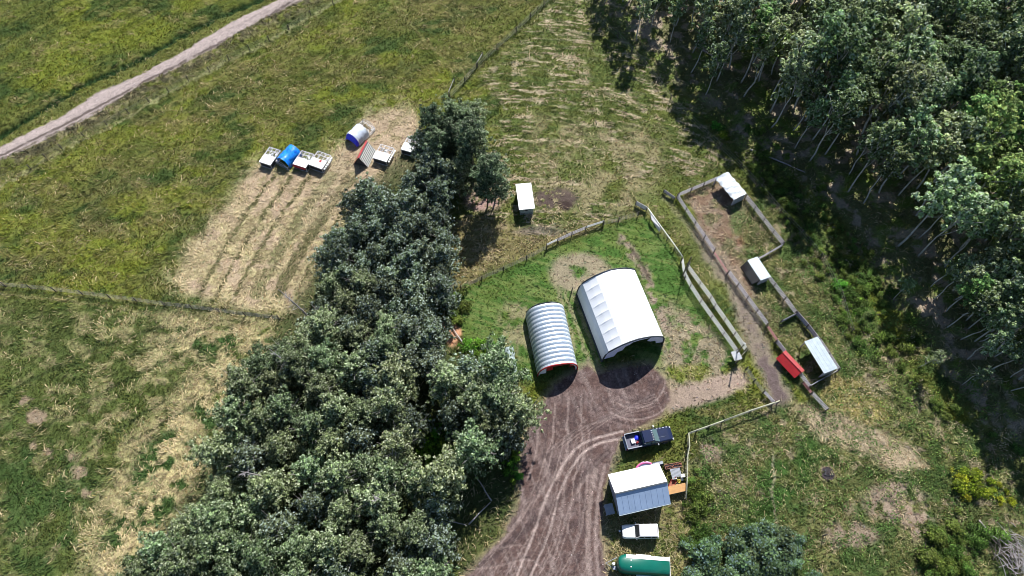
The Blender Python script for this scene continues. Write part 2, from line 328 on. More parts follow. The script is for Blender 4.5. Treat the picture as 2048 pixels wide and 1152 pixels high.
M['stone']=attr_mat('loose_stone',.9,0,.2)
M['leaf']=attr_mat('leaves',.5,.38,.14)
M['bark']=mat('aspen_bark',(.50,.50,.47),.85,var=.6,scale=2.5,bump=.3,c2=(.20,.19,.18))
M['barkd']=mat('dark_bark',(.13,.11,.09),.9,var=.4,scale=3)
M['dead']=mat('dead_wood',(.42,.39,.38),.85,var=.5,scale=3,c2=(.24,.21,.20))
M['wood']=mat('weathered_boards',(.56,.54,.58),.8,var=.4,scale=2.,stretch=(1,1,4),c2=(.27,.24,.27))
M['woodw']=mat('whitewashed_boards',(.78,.77,.76),.75,var=.3,scale=2.)
M['post']=mat('old_post',(.12,.10,.085),.9,var=.4)
M['wire']=mat('wire',(.30,.29,.27),.6,metal=.5,var=.2)
M['pole']=mat('peeled_pole',(.42,.42,.30),.8,var=.35)
M['white']=mat('white_sheet',(.80,.80,.78),.55,var=.06,scale=1.2)
M['fabric']=mat('white_cover_fabric',(.74,.76,.79),.6,var=.04,scale=.6)
M['metalw']=mat('white_ribbed_metal',(.68,.74,.80),.45,metal=.3,var=.08,scale=1.,spec=.6)
M['steel']=mat('galvanised_roof',(.34,.40,.44),.5,metal=.2,var=.18,scale=1.5)
M['roofshade']=mat('shade_tinted_metal_roof',(.34,.44,.60),.42,metal=.1,var=.14,scale=.9)  # shaded slope of the cabin roof, its blue shade put into the colour
M['dark']=mat('dark_trim',(.03,.04,.05),.6,var=.2)
M['inside']=mat('dark_interior',(.05,.05,.055),.9,var=.2)
M['red']=mat('red_painted_steel',(.42,.018,.02),.5,var=.3,scale=2.)
M['redf']=mat('faded_red_pipe',(.42,.16,.16),.6,var=.4,scale=3.)
M['brick']=mat('rusty_brown_wood',(.33,.11,.06),.7,var=.4,scale=3.)
M['blue']=mat('blue_tarp',(.015,.30,.80),.32,var=.25,scale=2.5,bump=.6,c2=(.01,.12,.66))
M['blued']=mat('deep_blue_tarp',(.03,.05,.92),.45,var=.3,scale=2.)
M['silver']=mat('silver_tarp',(.60,.66,.76),.4,var=.2,scale=2.5,bump=.5)
M['tarpw']=mat('wrinkled_white_tarp',(.62,.66,.70),.4,scale=2.2,bump=1.0,stretch=(1,3,1),c2=(.30,.34,.38))  # darker grey streaks painted in as wrinkle shade
M['navy']=mat('dark_blue_paint',(.007,.014,.05),.25,var=.15,spec=.6,coat=.6)
M['glass']=mat('dark_glass',(.02,.03,.035),.08,var=.1,spec=.8)
M['glassl']=mat('windscreen_glass',(.10,.16,.17),.1,var=.2,spec=.9)
M['rubber']=mat('rubber',(.02,.02,.02),.85,var=.2)
M['chrome']=mat('chrome',(.6,.6,.6),.25,metal=.9,var=.1)
M['vwhite']=mat('white_car_paint',(.78,.76,.76),.35,var=.05,scale=1.,coat=.4)
M['green']=mat('green_trailer_paint',(.0,.125,.085),.4,var=.15,scale=1.,coat=.3)
M['lamp']=mat('clear_lens',(.8,.8,.75),.2,var=.05,spec=.8)
M['amber']=mat('red_lens',(.4,.02,.01),.3,var=.05)
M['pink']=mat('pink_plastic',(.62,.10,.28),.4,var=.15)
M['orange']=mat('orange_brown_boards',(.46,.24,.08),.6,var=.25,scale=3)
M['plank']=mat('planter_wood',(.34,.16,.10),.75,var=.35)
M['yellow']=mat('yellow_blooms',(.62,.55,.08),.6,var=.3,scale=8)
M['greyf']=mat('grey_slats',(.30,.32,.36),.6,var=.2)
M['cabwall']=mat('pale_blue_siding',(.34,.38,.46),.7,var=.2,scale=2)
M['rust']=mat('dull_purple_iron',(.12,.075,.09),.8,var=.4,scale=4)
M['liner']=mat('dark_bed_liner',(.10,.10,.14),.7,var=.2)
M['lilac']=mat('pale_lilac_end_fabric',(.62,.62,.78),.6,var=.15,scale=1)
M['netting']=mat('netting_frame',(.62,.61,.64),.6,var=.3,scale=4)
M['ash']=mat('ash',(.045,.035,.038),.95,var=.5,scale=5,bump=.4)
M['concrete']=mat('grey_concrete',(.40,.41,.42),.85,var=.3,scale=3,bump=.3)
M['bluegrey']=mat('grey_green_tarp',(.34,.42,.40),.6,var=.45,scale=3,bump=.8)
# ---------------------------------------------------------------- mesh helpers
col=S.collection
def npmesh(name,V,Fc,m,colr=None,smoothf=False,parent=None,loc=None):
    """V (n,3); Fc (k,4) or (k,3) ints"""
    me=bpy.data.meshes.new(name); k=Fc.shape[1]
    me.vertices.add(len(V)); me.vertices.foreach_set('co',np.ascontiguousarray(V,dtype=np.float32).ravel())
    me.loops.add(Fc.size); me.loops.foreach_set('vertex_index',np.ascontiguousarray(Fc,dtype=np.int32).ravel())
    me.polygons.add(len(Fc)); me.polygons.foreach_set('loop_start',np.arange(0,Fc.size,k,dtype=np.int32))
    me.polygons.foreach_set('loop_total',np.full(len(Fc),k,dtype=np.int32))
    if smoothf: me.polygons.foreach_set('use_smooth',np.ones(len(Fc),bool))
    if colr is not None:
        a=me.attributes.new('Col','FLOAT_COLOR','POINT')
        a.data.foreach_set('color',np.concatenate([colr,np.ones((len(colr),1))],1).astype(np.float32).ravel())
    me.update(calc_edges=True); me.materials.append(m)
    o=bpy.data.objects.new(name,me); col.objects.link(o)
    if parent: o.parent=parent
    if loc: o.location=loc
    return o
def tag(o,label=None,cat=None,group=None,kind=None):
    if label: o['label']=label
    if cat: o['category']=cat
    if group: o['group']=group
    if kind: o['kind']=kind
    return o
def thing(name,label,cat,loc=(0,0,0),rz=0.,group=None):
    o=bpy.data.objects.new(name,None); o.empty_display_size=.3; col.objects.link(o)
    o.location=loc; o.rotation_euler=(0,0,rz); return tag(o,label,cat,group)
class MB:
    def __init__(s): s.v=[]; s.f=[]
    def add(s,vs,fs):
        n=len(s.v); s.v+= [tuple(v) for v in vs]; s.f+=[tuple(i+n for i in f) for f in fs]; return s
    def box(s,c,d,rz=0,ry=0,rx=0):
        hx,hy,hz=d[0]/2,d[1]/2,d[2]/2
        m=Matrix.Translation(c)@Matrix.Rotation(rz,4,'Z')@Matrix.Rotation(ry,4,'Y')@Matrix.Rotation(rx,4,'X')
        vs=[m@Vector((x,y,z)) for z in(-hz,hz) for y in(-hy,hy) for x in(-hx,hx)]
        return s.add(vs,[(0,2,3,1),(4,5,7,6),(0,1,5,4),(1,3,7,5),(3,2,6,7),(2,0,4,6)])
    def tube(s,pts,r,n=8,cap=True):
        pts=[Vector(p) for p in pts]; rs=r if isinstance(r,(list,tuple)) else [r]*len(pts)
        rings=[]; up=Vector((0,0,1))
        for i,p in enumerate(pts):
            d=(pts[min(i+1,len(pts)-1)]-pts[max(i-1,0)]).normalized()
            a=d.cross(up if abs(d.z)<.95 else Vector((1,0,0))).normalized(); b=d.cross(a).normalized()
            rings.append([p+(a*math.cos(2*math.pi*k/n)+b*math.sin(2*math.pi*k/n))*rs[i] for k in range(n)])
        return s.loft(rings,cap)
    def loft(s,rings,cap=True,closed=True):
        n=len(rings[0]); vs=[v for r in rings for v in r]; fs=[]
        for i in range(len(rings)-1):
            for k in range(n if closed else n-1):
                a=i*n+k; b=i*n+(k+1)%n; fs.append((a,b,b+n,a+n))
        if cap: fs.append(tuple(range(n))[::-1]); fs.append(tuple((len(rings)-1)*n+k for k in range(n)))
        return s.add(vs,fs)
    def ball(s,c,r,n=10,m=6,sz=1.):
        rings=[[(c[0]+r*math.sin(math.pi*(i+.02)/(m+.04))*math.cos(2*math.pi*k/n),c[1]+r*math.sin(math.pi*(i+.02)/(m+.04))*math.sin(2*math.pi*k/n),c[2]+r*sz*math.cos(math.pi*(i+.02)/(m+.04))) for k in range(n)] for i in range(m+1)]
        return s.loft(rings)
    def cyl(s,c,r,h,n=16,axis='Z',r2=None):
        r2=r if r2 is None else r2; out=[]
        for q,rr in((-h/2,r),(h/2,r2)):
            ring=[]
            for k in range(n):
                a=2*math.pi*k/n; u,v=rr*math.cos(a),rr*math.sin(a)
                ring.append({'Z':(c[0]+u,c[1]+v,c[2]+q),'Y':(c[0]+u,c[1]+q,c[2]+v),'X':(c[0]+q,c[1]+u,c[2]+v)}[axis])
            out.append(ring)
        return s.loft(out)
    def build(s,name,m,parent=None,bevel=0.,sm=False):
        me=bpy.data.meshes.new(name); me.from_pydata(s.v,[],s.f); me.update()
        import bmesh
        bm=bmesh.new(); bm.from_mesh(me); bmesh.ops.recalc_face_normals(bm,faces=bm.faces)
        if bevel:
            bmesh.ops.bevel(bm,geom=list(bm.edges)+list(bm.verts),offset=bevel,segments=2,affect='EDGES',clamp_overlap=True)
        bm.to_mesh(me); bm.free()
        me.materials.append(m)
        if sm: me.polygons.foreach_set('use_smooth',np.ones(len(me.polygons),bool))
        o=bpy.data.objects.new(name,me); col.objects.link(o)
        if parent: o.parent=parent
        return o
# ---------------------------------------------------------------- ground
def axis(lo,hi,step):
    f=np.arange(lo,hi+1e-6,step); k=np.array([1,2.5,6,14,30,60,120,250,500,1000,1800])
    return np.concatenate([lo-k[::-1],f,f[-1]+k])
GX=axis(-98,98,.17); GY=axis(1.5,108,.17)
XX,YY=np.meshgrid(GX,GY,indexing='ij')
PX,PY=topx(XX,YY)
gC,gH,gG,gST,gRM,gYM=paint(PX,PY,XX,YY)
far=(np.abs(XX)>99)|(YY<1)|(YY>109)
gH[far]*=.3
def lookup(A,x,y):
    x=np.asarray(x,float); y=np.asarray(y,float)
    i=np.clip(np.searchsorted(GX,x)-1,0,len(GX)-2); j=np.clip(np.searchsorted(GY,y)-1,0,len(GY)-2)
    return A[i,j]
def gz(x,y): return float(lookup(gH,x,y))
nx,ny=XX.shape
idx=np.arange(nx*ny).reshape(nx,ny)
quads=np.stack([idx[:-1,:-1],idx[1:,:-1],idx[1:,1:],idx[:-1,1:]],-1).reshape(-1,4)
cls=np.zeros((nx,ny),int); cls[gRM>.5]=1; cls[gYM>.5]=2
qc=cls[:-1,:-1].reshape(-1)
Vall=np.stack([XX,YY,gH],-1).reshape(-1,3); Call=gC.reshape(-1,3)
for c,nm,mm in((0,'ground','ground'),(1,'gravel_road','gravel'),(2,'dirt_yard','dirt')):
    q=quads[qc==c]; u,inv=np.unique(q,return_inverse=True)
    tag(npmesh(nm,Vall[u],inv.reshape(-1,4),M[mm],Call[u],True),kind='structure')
# ---------------------------------------------------------------- grass and straw blades lying and standing on the fields
def blades(name,n,seed,kind):
    r=np.random.default_rng(seed)
    y=r.uniform(3,106,n); x=r.uniform(-1,1,n)*(62+y*.36)
    g=lookup(gG,x,y); st=lookup(gST,x,y); c=lookup(gC,x,y); z=lookup(gH,x,y)
    if kind=='straw': keep=(r.random(n)<np.clip(st,0,1)*np.clip(g,.25,1))&(g>.12)
    else: keep=(r.random(n)<np.clip(g-.15,0,1)*(1-.6*st))
    g0=g; x,y,z,c,st=x[keep],y[keep],z[keep],c[keep],st[keep]; n=len(x)
    fl=vn(x/2.6,y/2.6,60)*7+vn(x/7,y/7,61)*5
    a=fl+r.normal(0,.5,n)
    if kind=='straw': Ln=r.uniform(.35,.95,n); wd=r.uniform(.025,.065,n); hh=r.uniform(.04,.22,n); kf=r.uniform(.75,1.75,n)
    else: Ln=r.uniform(.18,.5,n); wd=r.uniform(.03,.075,n); hh=r.uniform(.08,.30,n)*np.clip(g0[keep],.35,1); kf=r.uniform(.8,1.75,n)
    dx,dy=np.cos(a),np.sin(a); bend=r.normal(0,.35,n)
    pts=[]
    for t,hf,wf in((0,0.,.6),(.38,.75,1.),(.72,1.,.85),(1.,.55,.25)):
        aa=a+bend*t*2; cx=x+np.cos(aa)*Ln*t; cy=y+np.sin(aa)*Ln*t
        for s in(-1,1): pts.append(np.stack([cx-s*np.sin(aa)*wd*wf,cy+s*np.cos(aa)*wd*wf,z+hh*hf+.01+s*.02],-1))
    V=np.stack(pts,1).reshape(-1,3); b=np.arange(n)[:,None]*8
    F=np.concatenate([b+np.array([[0,1,3,2]]),b+np.array([[2,3,5,4]]),b+np.array([[4,5,7,6]])],0)
    cc=c*kf[:,None]
    if kind=='straw':
        t=r.uniform(.2,.9,n)[:,None]; cc=cc*(1-t)+np.array([.50,.44,.24])*(.75+.4*r.random(n))[:,None]*t
    else: cc=cc*np.stack([1+r.normal(0,.12,n),np.ones(n),1+r.normal(0,.1,n)],-1)
    cc=np.repeat(np.clip(cc,0.004,.7),8,axis=0)
    return npmesh(name,V,F,M['blade'],cc)
tag(blades('meadow_grass',300000,21,'grass'),'olive and green meadow grass growing over the fields and paddock','grass',kind='stuff')
tag(blades('cut_straw',210000,22,'straw'),'pale dry straw lying in swirls on the mown fields','straw',kind='stuff')

# ================================================================ buildings
def rect(fl,fr,br,bl,z):
    P=[np.array(at(*p,z)) for p in(fl,fr,br,bl)]
    c=sum(P)/4; ux=(P[1]-P[0]+P[2]-P[3])/2; w=np.linalg.norm(ux); d=np.linalg.norm((P[3]-P[0]+P[2]-P[1])/2)
    return c[0],c[1],math.atan2(ux[1],ux[0]),w,d       # local +x = front-left to front-right, local +y = away from the camera
def place(name,label,cat,fl,fr,br,bl,z,group=None):
    x,y,a,w,d=rect(fl,fr,br,bl,z); return thing(name,label,cat,(x,y,gz(x,y)*.5),a,group),w,d
# --- big white fabric shelter
a=R(16.5); fx,fy=(11.97+20.36)/2,(32.17+34.47)/2
tent=thing('fabric_shelter','large white arched fabric shelter with dark piping and an open front','shelter',(fx,fy,0),a)
prof=[(-4.3,0),(-4.27,1.2),(-4.12,2.3),(-3.78,3.15),(-2.95,3.85),(-2.05,4.42),(-1.05,4.8),(0,5.0)]
prof=prof+[(-p[0],p[1]) for p in prof[-2::-1]]
TL=10.4; NP=8; rings=[]
for i in range(NP*6+1):
    t=i/6.; f=t-math.floor(t); sag=math.sin(math.pi*f); sag=sag**.7*.06
    ring=[]
    for j,(x,z) in enumerate(prof):
        k=0. if j in(0,len(prof)-1) else 1.
        nx_=x*1.0; nz_=max(z-1.5,0.2); l=math.hypot(nx_,nz_)+1e-6
        g=sag*k*(1.5 if j==4 else .8 if j==5 else .25)
        ring.append((x-nx_/l*g,i/(NP*6)*TL,z-nz_/l*g))
    rings.append(ring)
MB().loft(rings,False,False).build('cover',M['fabric'],tent)
for y0,nm in((-.03,'front_hoop'),(TL+.03,'rear_hoop')):
    MB().tube([(x,y0,z) for x,z in prof],.10,8).build(nm,M['dark'],tent,sm=True)
for s in(-1,1): MB().tube([(s*4.36,-.1,.12),(s*4.36,TL+.1,.12)],.13,6).build('base_rail',M['dark'],tent)
for s in(-1,1): MB().tube([(s*4.33,0,.25),(s*4.33,TL,.25)],.05,6).build('side_rope',M['dark'],tent)
ins=MB()
for i in range(1,NP):
    ins.tube([(x*.975,i*TL/NP,z*.972) for x,z in prof],.04,5)
ins.build('truss',M['steel'],tent)
# front fabric: two lilac flaps either side of a tall opening, closed rear wall
def flap(pts,y): return [(x,y,z) for x,z in pts]
mb=MB(); L_=[(-4.18,.7),(-4.05,2.3),(-3.7,3.1),(-2.9,3.8),(-2.0,4.35),(-1.0,4.72),(0,4.92),(.9,4.75),(1.9,4.35),(1.7,4.0),(.3,4.2),(-.6,4.1),(-.9,3.6),(-1.5,3.3),(-1.7,2.2),(-2.4,2.0),(-2.7,.7)]
mb.add(flap(L_,.02)+flap(L_,.06),[tuple(range(len(L_)))[::-1],tuple(range(len(L_),2*len(L_)))]+[(i,(i+1)%len(L_),(i+1)%len(L_)+len(L_),i+len(L_)) for i in range(len(L_))]); mb.build('front_flap',M['lilac'],tent)
mb=MB(); L_=[(4.18,.9),(4.05,2.3),(3.7,3.1),(2.9,3.8),(2.05,4.3),(1.85,3.8),(1.6,3.1),(2.2,2.5),(2.9,2.3),(3.2,1.2)]
mb.add(flap(L_,.02)+flap(L_,.06),[tuple(range(len(L_)))[::-1],tuple(range(len(L_),2*len(L_)))]+[(i,(i+1)%len(L_),(i+1)%len(L_)+len(L_),i+len(L_)) for i in range(len(L_))]); mb.build('front_flap',M['lilac'],tent)
mb=MB(); mb.add([(x*.985,TL-.03,z*.985) for x,z in prof],[tuple(range(len(prof)))]); mb.build('rear_wall',M['fabric'],tent)
# --- ribbed quonset
A=at(1118,727,3.5); B=at(1090.5,602,3.5)
qa=math.atan2(B[1]-A[1],B[0]-A[0])-math.pi/2; QL=math.hypot(B[0]-A[0],B[1]-A[1])
qn=thing('quonset_hut','small white ribbed metal arch hut with red front trim','arch hut',(A[0],A[1],0),qa)
QW=2.72; qp=[]
for k in range(21):
    t=math.pi*k/20; c,s_=math.cos(t),math.sin(t)
    qp.append((-QW*np.sign(c)*abs(c)**.85,3.4*abs(s_)**.80))
rings=[]; NR=15; pit=QL/NR
for i in range(NR):
    for fy,w in((0.,0.),(.05,1.),(.46,1.),(.51,0.),(.98,0.)):
        g=1-.11*(1-w); rings.append([(x*g,(i+fy)*pit,z*g if k not in(0,20) else 0) for k,(x,z) in enumerate(qp)])
rings.append([(x*.915,QL,z*.915 if k not in(0,20) else 0) for k,(x,z) in enumerate(qp)])
o=MB().loft(rings,False,False).build('ribbed_roof',M['metalw'],qn)
def archpt(x,off=0.):                              # underside height of the arch at x
    for i in range(len(qp)-1):
        if qp[i][0]<=x<=qp[i+1][0]:
            t=(x-qp[i][0])/(qp[i+1][0]-qp[i][0]+1e-9); return (qp[i][1]*(1-t)+qp[i+1][1]*t)*.94
    return 0
MB().tube([(x*.99,-.05,z*.99) for x,z in qp],.09,6).build('arch_trim',M['red'],qn)
def wallstrip(x0,x1,zlo,m,nm,y=.05):
    n=6; top=[(x0+(x1-x0)*i/n,y,max(archpt(x0+(x1-x0)*i/n),zlo+.02)) for i in range(n+1)]
    bot=[(x0+(x1-x0)*i/n,y,zlo) for i in range(n+1)]
    mb=MB()
    for yy in(0,.06): mb.add([(p[0],p[1]+yy,p[2]) for p in bot+top],[(i,i+1,n+2+i,n+1+i) for i in range(n)])
    return mb.build(nm,m,qn)
wallstrip(-2.6,-2.42,.0,M['red'],'end_panel'); wallstrip(-1.25,1.45,2.75,M['dark'],'door_header',.10)
wallstrip(-1.55,-.75,1.7,M['red'],'end_panel',-.08); wallstrip(1.55,2.3,1.5,M['red'],'end_panel'); wallstrip(2.3,2.66,0,M['red'],'end_panel')
wallstrip(-2.42,-1.55,.4,M['fabric'],'white_end_panel',.07)
wallstrip(-.75,1.55,2.8,M['red'],'end_panel',-.08)
wallstrip(-2.6,2.6,0,M['inside'],'rear_wall',QL-.15)
# --- small white shed
shed,w,d=place('small_shed','small white shed with a flat white roof standing alone in the paddock','shed',(1033,419),(1065,417),(1067,365),(1036,369),2.0)
MB().box((0,0,1.0),(w-.35,d-.5,1.75)).build('wall',M['bluegrey'],shed)
rf=MB().box((0,0,1.95),(w,d,.09),rx=R(1.5)).build('roof',M['white'],shed,bevel=.01)
rb=MB(); 
for i in range(7): rb.box((0,-d/2+.35+i*(d-.7)/6,2.015+(-d/2+.35+i*(d-.7)/6)*.026),(w-.1,.03,.02),rx=R(1.5))
rb.build('roof_rib',M['steel'],rf)
wn=MB().box((-.1,-(d-.5)/2-.03,1.3),(.65,.06,.42)).build('window_frame',M['white'],shed); MB().box((-.1,-(d-.5)/2-.065,1.3),(.5,.02,.28)).build('pane',M['glass'],wn)
MB().box((-.1,-(d-.5)/2-.02,.5),(w-.5,.04,.06)).build('skid',M['barkd'],shed)
# --- cabin
x,y,ca,w,d=rect((1237.5,1031.5),(1341,1005.5),(1318,927),(1216,948),2.8)
cab=thing('cabin','low cabin with a white upper roof slope and a lower slope tinted blue for shade','cabin',(x,y,0),ca)
ry=at(1283,975,4.2); rl=(ry[0]-x)*-math.sin(ca)+(ry[1]-y)*math.cos(ca)
MB().add([(-w/2+.35,-d/2+.35,0),(w/2-.35,-d/2+.35,0),(w/2-.35,d/2-.35,0),(-w/2+.35,d/2-.35,0),
          (-w/2+.35,-d/2+.35,2.75),(w/2-.35,-d/2+.35,2.75),(w/2-.35,d/2-.35,2.75),(-w/2+.35,d/2-.35,2.75),(-w/2+.35,rl,4.0),(w/2-.35,rl,4.0)],
         [(0,1,5,4),(1,2,6,9,5),(2,3,7,6),(3,0,4,8,7),(4,5,9,8),(8,9,6,7)]).build('wall',M['cabwall'],cab)
def slab(p0,p1,p2,p3,t,m,nm,par):
    vs=[p0,p1,p2,p3]+[(q[0],q[1],q[2]-t) for q in(p0,p1,p2,p3)]
    return MB().add(vs,[(0,1,2,3),(7,6,5,4),(0,4,5,1),(1,5,6,2),(2,6,7,3),(3,7,4,0)]).build(nm,m,par)
up_=slab((-w/2,rl+.0,4.22),(w/2,rl+.0,4.22),(w/2,d/2,2.9),(-w/2,d/2,2.9),.08,M['white'],'upper_roof_slope',cab)
lo=slab((-w/2+.05,-d/2,2.72),(w/2-.02,-d/2,2.72),(w/2-.02,rl-.02,4.12),(-w/2+.05,rl-.02,4.12),.07,M['roofshade'],'lower_roof_slope',cab)
sl_=(4.12-2.72)/(rl+d/2)
sm_=MB()
for k in range(1,9):
    xx=-w/2+k*w/9; yc=(rl-d/2)/2; sm_.box((xx,yc,2.72+(yc+d/2)*sl_+.012),(.035,(rl+d/2)*1.05-.15,.03),rx=math.atan(sl_))
sm_.build('seam',M['roofshade'],lo)
MB().box((0,rl-.05,4.19),(w+.04,.16,.07)).build('ridge_shade_strip',M['dark'],cab)  # dark strip set in for the shade line below the ridge
MB().tube([(-w/2+.05,-d/2-.06,2.66),(w/2,-d/2-.06,2.66)],.06,6).build('gutter',M['steel'],cab)
MB().box((-w/2-.62,-d/2+1.1,1.05),(1.05,1.25,.1)).build('porch_deck',M['greyf'],cab)
for sx,sy in((-1.05,.6),(-1.05,1.6)): MB().box((-w/2+sx,-d/2+sy,.5),(.09,.09,1.0)).build('porch_post',M['wood'],cab)
wf=MB().box((-1.2,-d/2+.31,1.5),(1.0,.08,.8)).build('window_frame',M['white'],cab); MB().box((-1.2,-d/2+.26,1.5),(.85,.03,.65)).build('pane',M['glass'],wf)
MB().box((1.3,-d/2+.31,1.05),(.9,.07,2.0)).build('door',M['brick'],cab)
# ================================================================ vehicles
def body(mb,secs):
    rings=[]
    for x,hw,ht,zb,zt in secs:
        rings.append([(x,-hw*.93,zb),(x,hw*.93,zb),(x,hw,zb+.12),(x,hw,zb+(zt-zb)*.62),(x,ht,zt-.05),(x,ht*.9,zt),(x,-ht*.9,zt),(x,-ht,zt-.05),(x,-hw,zb+(zt-zb)*.62),(x,-hw,zb+.12)])
    return mb.loft(rings)
def wheels(root,xs,hy,r,wd):
    for sx in xs:
        for sy in(-1,1):
            t=MB().cyl((sx,sy*hy,r),r,wd,18,'Y').build('wheel',M['rubber'],root,bevel=.02); MB().cyl((sx,sy*(hy+wd/2+.005),r),r*.58,.03,14,'Y').build('rim',M['chrome'],t)
P0=at(1252,881,1.0); P1=at(1341,862,1.0)
x,y=(P0[0]+P1[0])/2,(P0[1]+P1[1])/2; ta=math.atan2(P1[1]-P0[1],P1[0]-P0[0])
tr=thing('pickup_truck','dark navy crew cab pickup truck parked nose right above the cabin','pickup truck',(x,y-.25,0),ta)
body(MB(),[(1.02,.98,.86,.5,1.2),(1.5,.98,.86,.5,1.19),(2.5,.97,.82,.5,1.14),(2.85,.92,.76,.52,1.06),(3.02,.80,.66,.55,.95)]).build('hood',M['navy'],tr,sm=False)
body(MB(),[(-1.02,.98,.93,.45,1.2),(-.3,.98,.93,.45,1.21),(1.02,.98,.90,.45,1.2)]).build('cab_body',M['navy'],tr)
gh=MB().loft([[(-.98,-.90,1.19),(1.2,-.88,1.19),(1.2,.88,1.19),(-.98,.90,1.19)],[(-.88,-.76,1.8),(.42,-.74,1.82),(.42,.74,1.82),(-.88,.76,1.8)]]).build('cab_windows',M['glassl'],tr)
MB().loft([[(-.95,-.80,1.78),(.45,-.78,1.80),(.45,.78,1.80),(-.95,.80,1.78)],[(-.86,-.72,1.88),(.34,-.70,1.90),(.34,.70,1.90),(-.86,.72,1.88)]]).build('cab_roof',M['navy'],tr)
for s in(-1,1):
    for q0,q1,rr in(((1.18,s*.86,1.2),(.42,s*.75,1.81),.045),((-.96,s*.89,1.2),(-.88,s*.77,1.8),.06),((.05,s*.9,1.2),(.0,s*.77,1.8),.04)): MB().tube([q0,q1],rr,6).build('pillar',M['navy'],tr)
bd=MB().box((-2.02,0,.78),(1.95,1.75,.06))
for s in(-1,1): bd.box((-2.02,s*.93,.9),(1.98,.1,.78))
bd.box((-1.08,0,.9),(.09,1.9,.78)); bd.build('bed',M['navy'],tr)
for s in(-1,1): MB().box((-2.02,s*.93,1.305),(1.96,.11,.03)).build('bed_rail',M['greyf'],tr)
MB().box((-3.0,0,.92),(.09,1.9,.76)).build('tailgate',M['navy'],tr,bevel=.01); MB().box((-3.0,0,1.315),(.1,1.8,.03)).build('tailgate_cap',M['chrome'],tr)
MB().box((-1.98,0,.825),(1.8,1.7,.03)).build('bed_liner',M['liner'],tr)
wheels(tr,(-2.0,1.95),.86,.4,.26)
MB().box((3.04,0,.6),(.14,1.85,.24)).build('front_bumper',M['chrome'],tr,bevel=.03); MB().box((-3.12,0,.55),(.14,1.85,.2)).build('rear_bumper',M['chrome'],tr,bevel=.03)
for s in(-1,1):
    MB().box((2.97,s*.66,.85),(.12,.34,.2)).build('headlight',M['lamp'],tr,bevel=.02)
    mm=MB().tube([(.85,s*.92,1.25),(.85,s*1.1,1.28)],.025,6); mm.box((.85,s*1.18,1.32),(.12,.2,.26)); mm.build('mirror',M['chrome'] if s<0 else M['lamp'],tr)
    MB().box((-3.05,s*.9,.95),(.05,.14,.35)).build('tail_light',M['amber'],tr)
for k in range(5): MB().box((.30,-.56+k*.28,1.915),(.13,.09,.05)).build('clearance_light',M['lamp'],tr,bevel=.01)
for k in range(4): MB().box((1.25+k*.42,.80,1.17-k*.025),(.15,.09,.05)).build('hood_marker',M['lamp'],tr)
MB().box((1.6,-.3,1.2),(1.0,.03,.03)).build('hood_crease',M['chrome'],tr)
def on(root,lx,ly,lz):
    c,s=math.cos(root.rotation_euler.z),math.sin(root.rotation_euler.z); return (root.location.x+lx*c-ly*s,root.location.y+lx*s+ly*c,root.location.z+lz)
t=thing('cool_box','white cool box lying in the bed of the navy pickup','cool box',on(tr,-2.05,-.05,.84),ta); MB().box((0,0,.15),(.45,.55,.3)).build('box_body',M['white'],t,bevel=.03); MB().box((0,0,.34),(.48,.58,.07)).build('lid',M['white'],t,bevel=.02)
t=thing('jerry_can','small red fuel can beside the cool box in the pickup bed','fuel can',on(tr,-1.55,-.3,.84),ta+.4); MB().box((0,0,.17),(.3,.22,.34)).build('can_body',M['red'],t,bevel=.04); MB().tube([(-.08,0,.34),(-.08,0,.4),(.08,0,.4),(.08,0,.34)],.02,6).build('handle',M['red'],t)
o=MB().loft([[(-.25,-.3,0),(.3,-.35,0),(.35,.3,0),(-.3,.25,0)],[(-.3,-.25,.15),(.22,-.3,.25),(.3,.25,.2),(-.2,.3,.22)],[(-.1,-.1,.28),(.1,-.12,.33),(.12,.1,.3),(-.12,.12,.34)]]).build('folded_tarp',M['blued'],None,bevel=.02); o.location=on(tr,-1.45,.32,.84); tag(o,'crumpled blue tarp heaped in the pickup bed against the cab','tarp')
# white boxy off-roader
P0=at(1313,1059,1.2); P1=at(1247,1062,1.2)
x,y=(P0[0]+P1[0])/2,(P0[1]+P1[1])/2; ja=math.atan2(P1[1]-P0[1],P1[0]-P0[0])-.03
jp=thing('off_road_car','small boxy white off road car parked nose left below the cabin','car',(x,y-.1,0),ja)
body(MB(),[(-2.0,.80,.78,.45,1.05),(0.55,.82,.79,.45,1.06),(.62,.82,.74,.45,1.06),(1.7,.80,.70,.45,1.0),(2.05,.70,.58,.5,.93)]).build('car_body',M['vwhite'],jp)
MB().loft([[(-1.97,-.78,1.05),(.62,-.76,1.05),(.62,.76,1.05),(-1.97,.78,1.05)],[(-1.88,-.70,1.62),(.15,-.68,1.64),(.15,.68,1.64),(-1.88,.70,1.62)]]).build('car_windows',M['glass'],jp)
rf=MB().loft([[(-1.92,-.73,1.60),(.20,-.71,1.62),(.20,.71,1.62),(-1.92,.73,1.60)],[(-1.86,-.68,1.70),(.10,-.66,1.72),(.10,.66,1.72),(-1.86,.68,1.70)]]).build('car_roof',M['vwhite'],jp)
for s in(-1,1):
    for x0,x1 in((.61,.17),(-.4,-.42),(-1.2,-1.2),(-1.95,-1.88)): MB().tube([(x0,s*.77,1.06),(x1,s*.70,1.62)],.045,6).build('pillar',M['vwhite'],jp)
MB().box((-.9,.0,1.735),(.02,1.2,.02)).build('roof_gutter',M['greyf'],rf)
MB().box((-2.07,0,.95),(.1,1.5,.75)).build('tailgate',M['vwhite'],jp,bevel=.03); MB().box((-2.16,0,.55),(.1,1.55,.16)).build('rear_bumper',M['greyf'],jp); MB().box((2.1,0,.55),(.1,1.5,.18)).build('front_bumper',M['dark'],jp)
wheels(jp,(-1.25,1.25),.72,.34,.2)
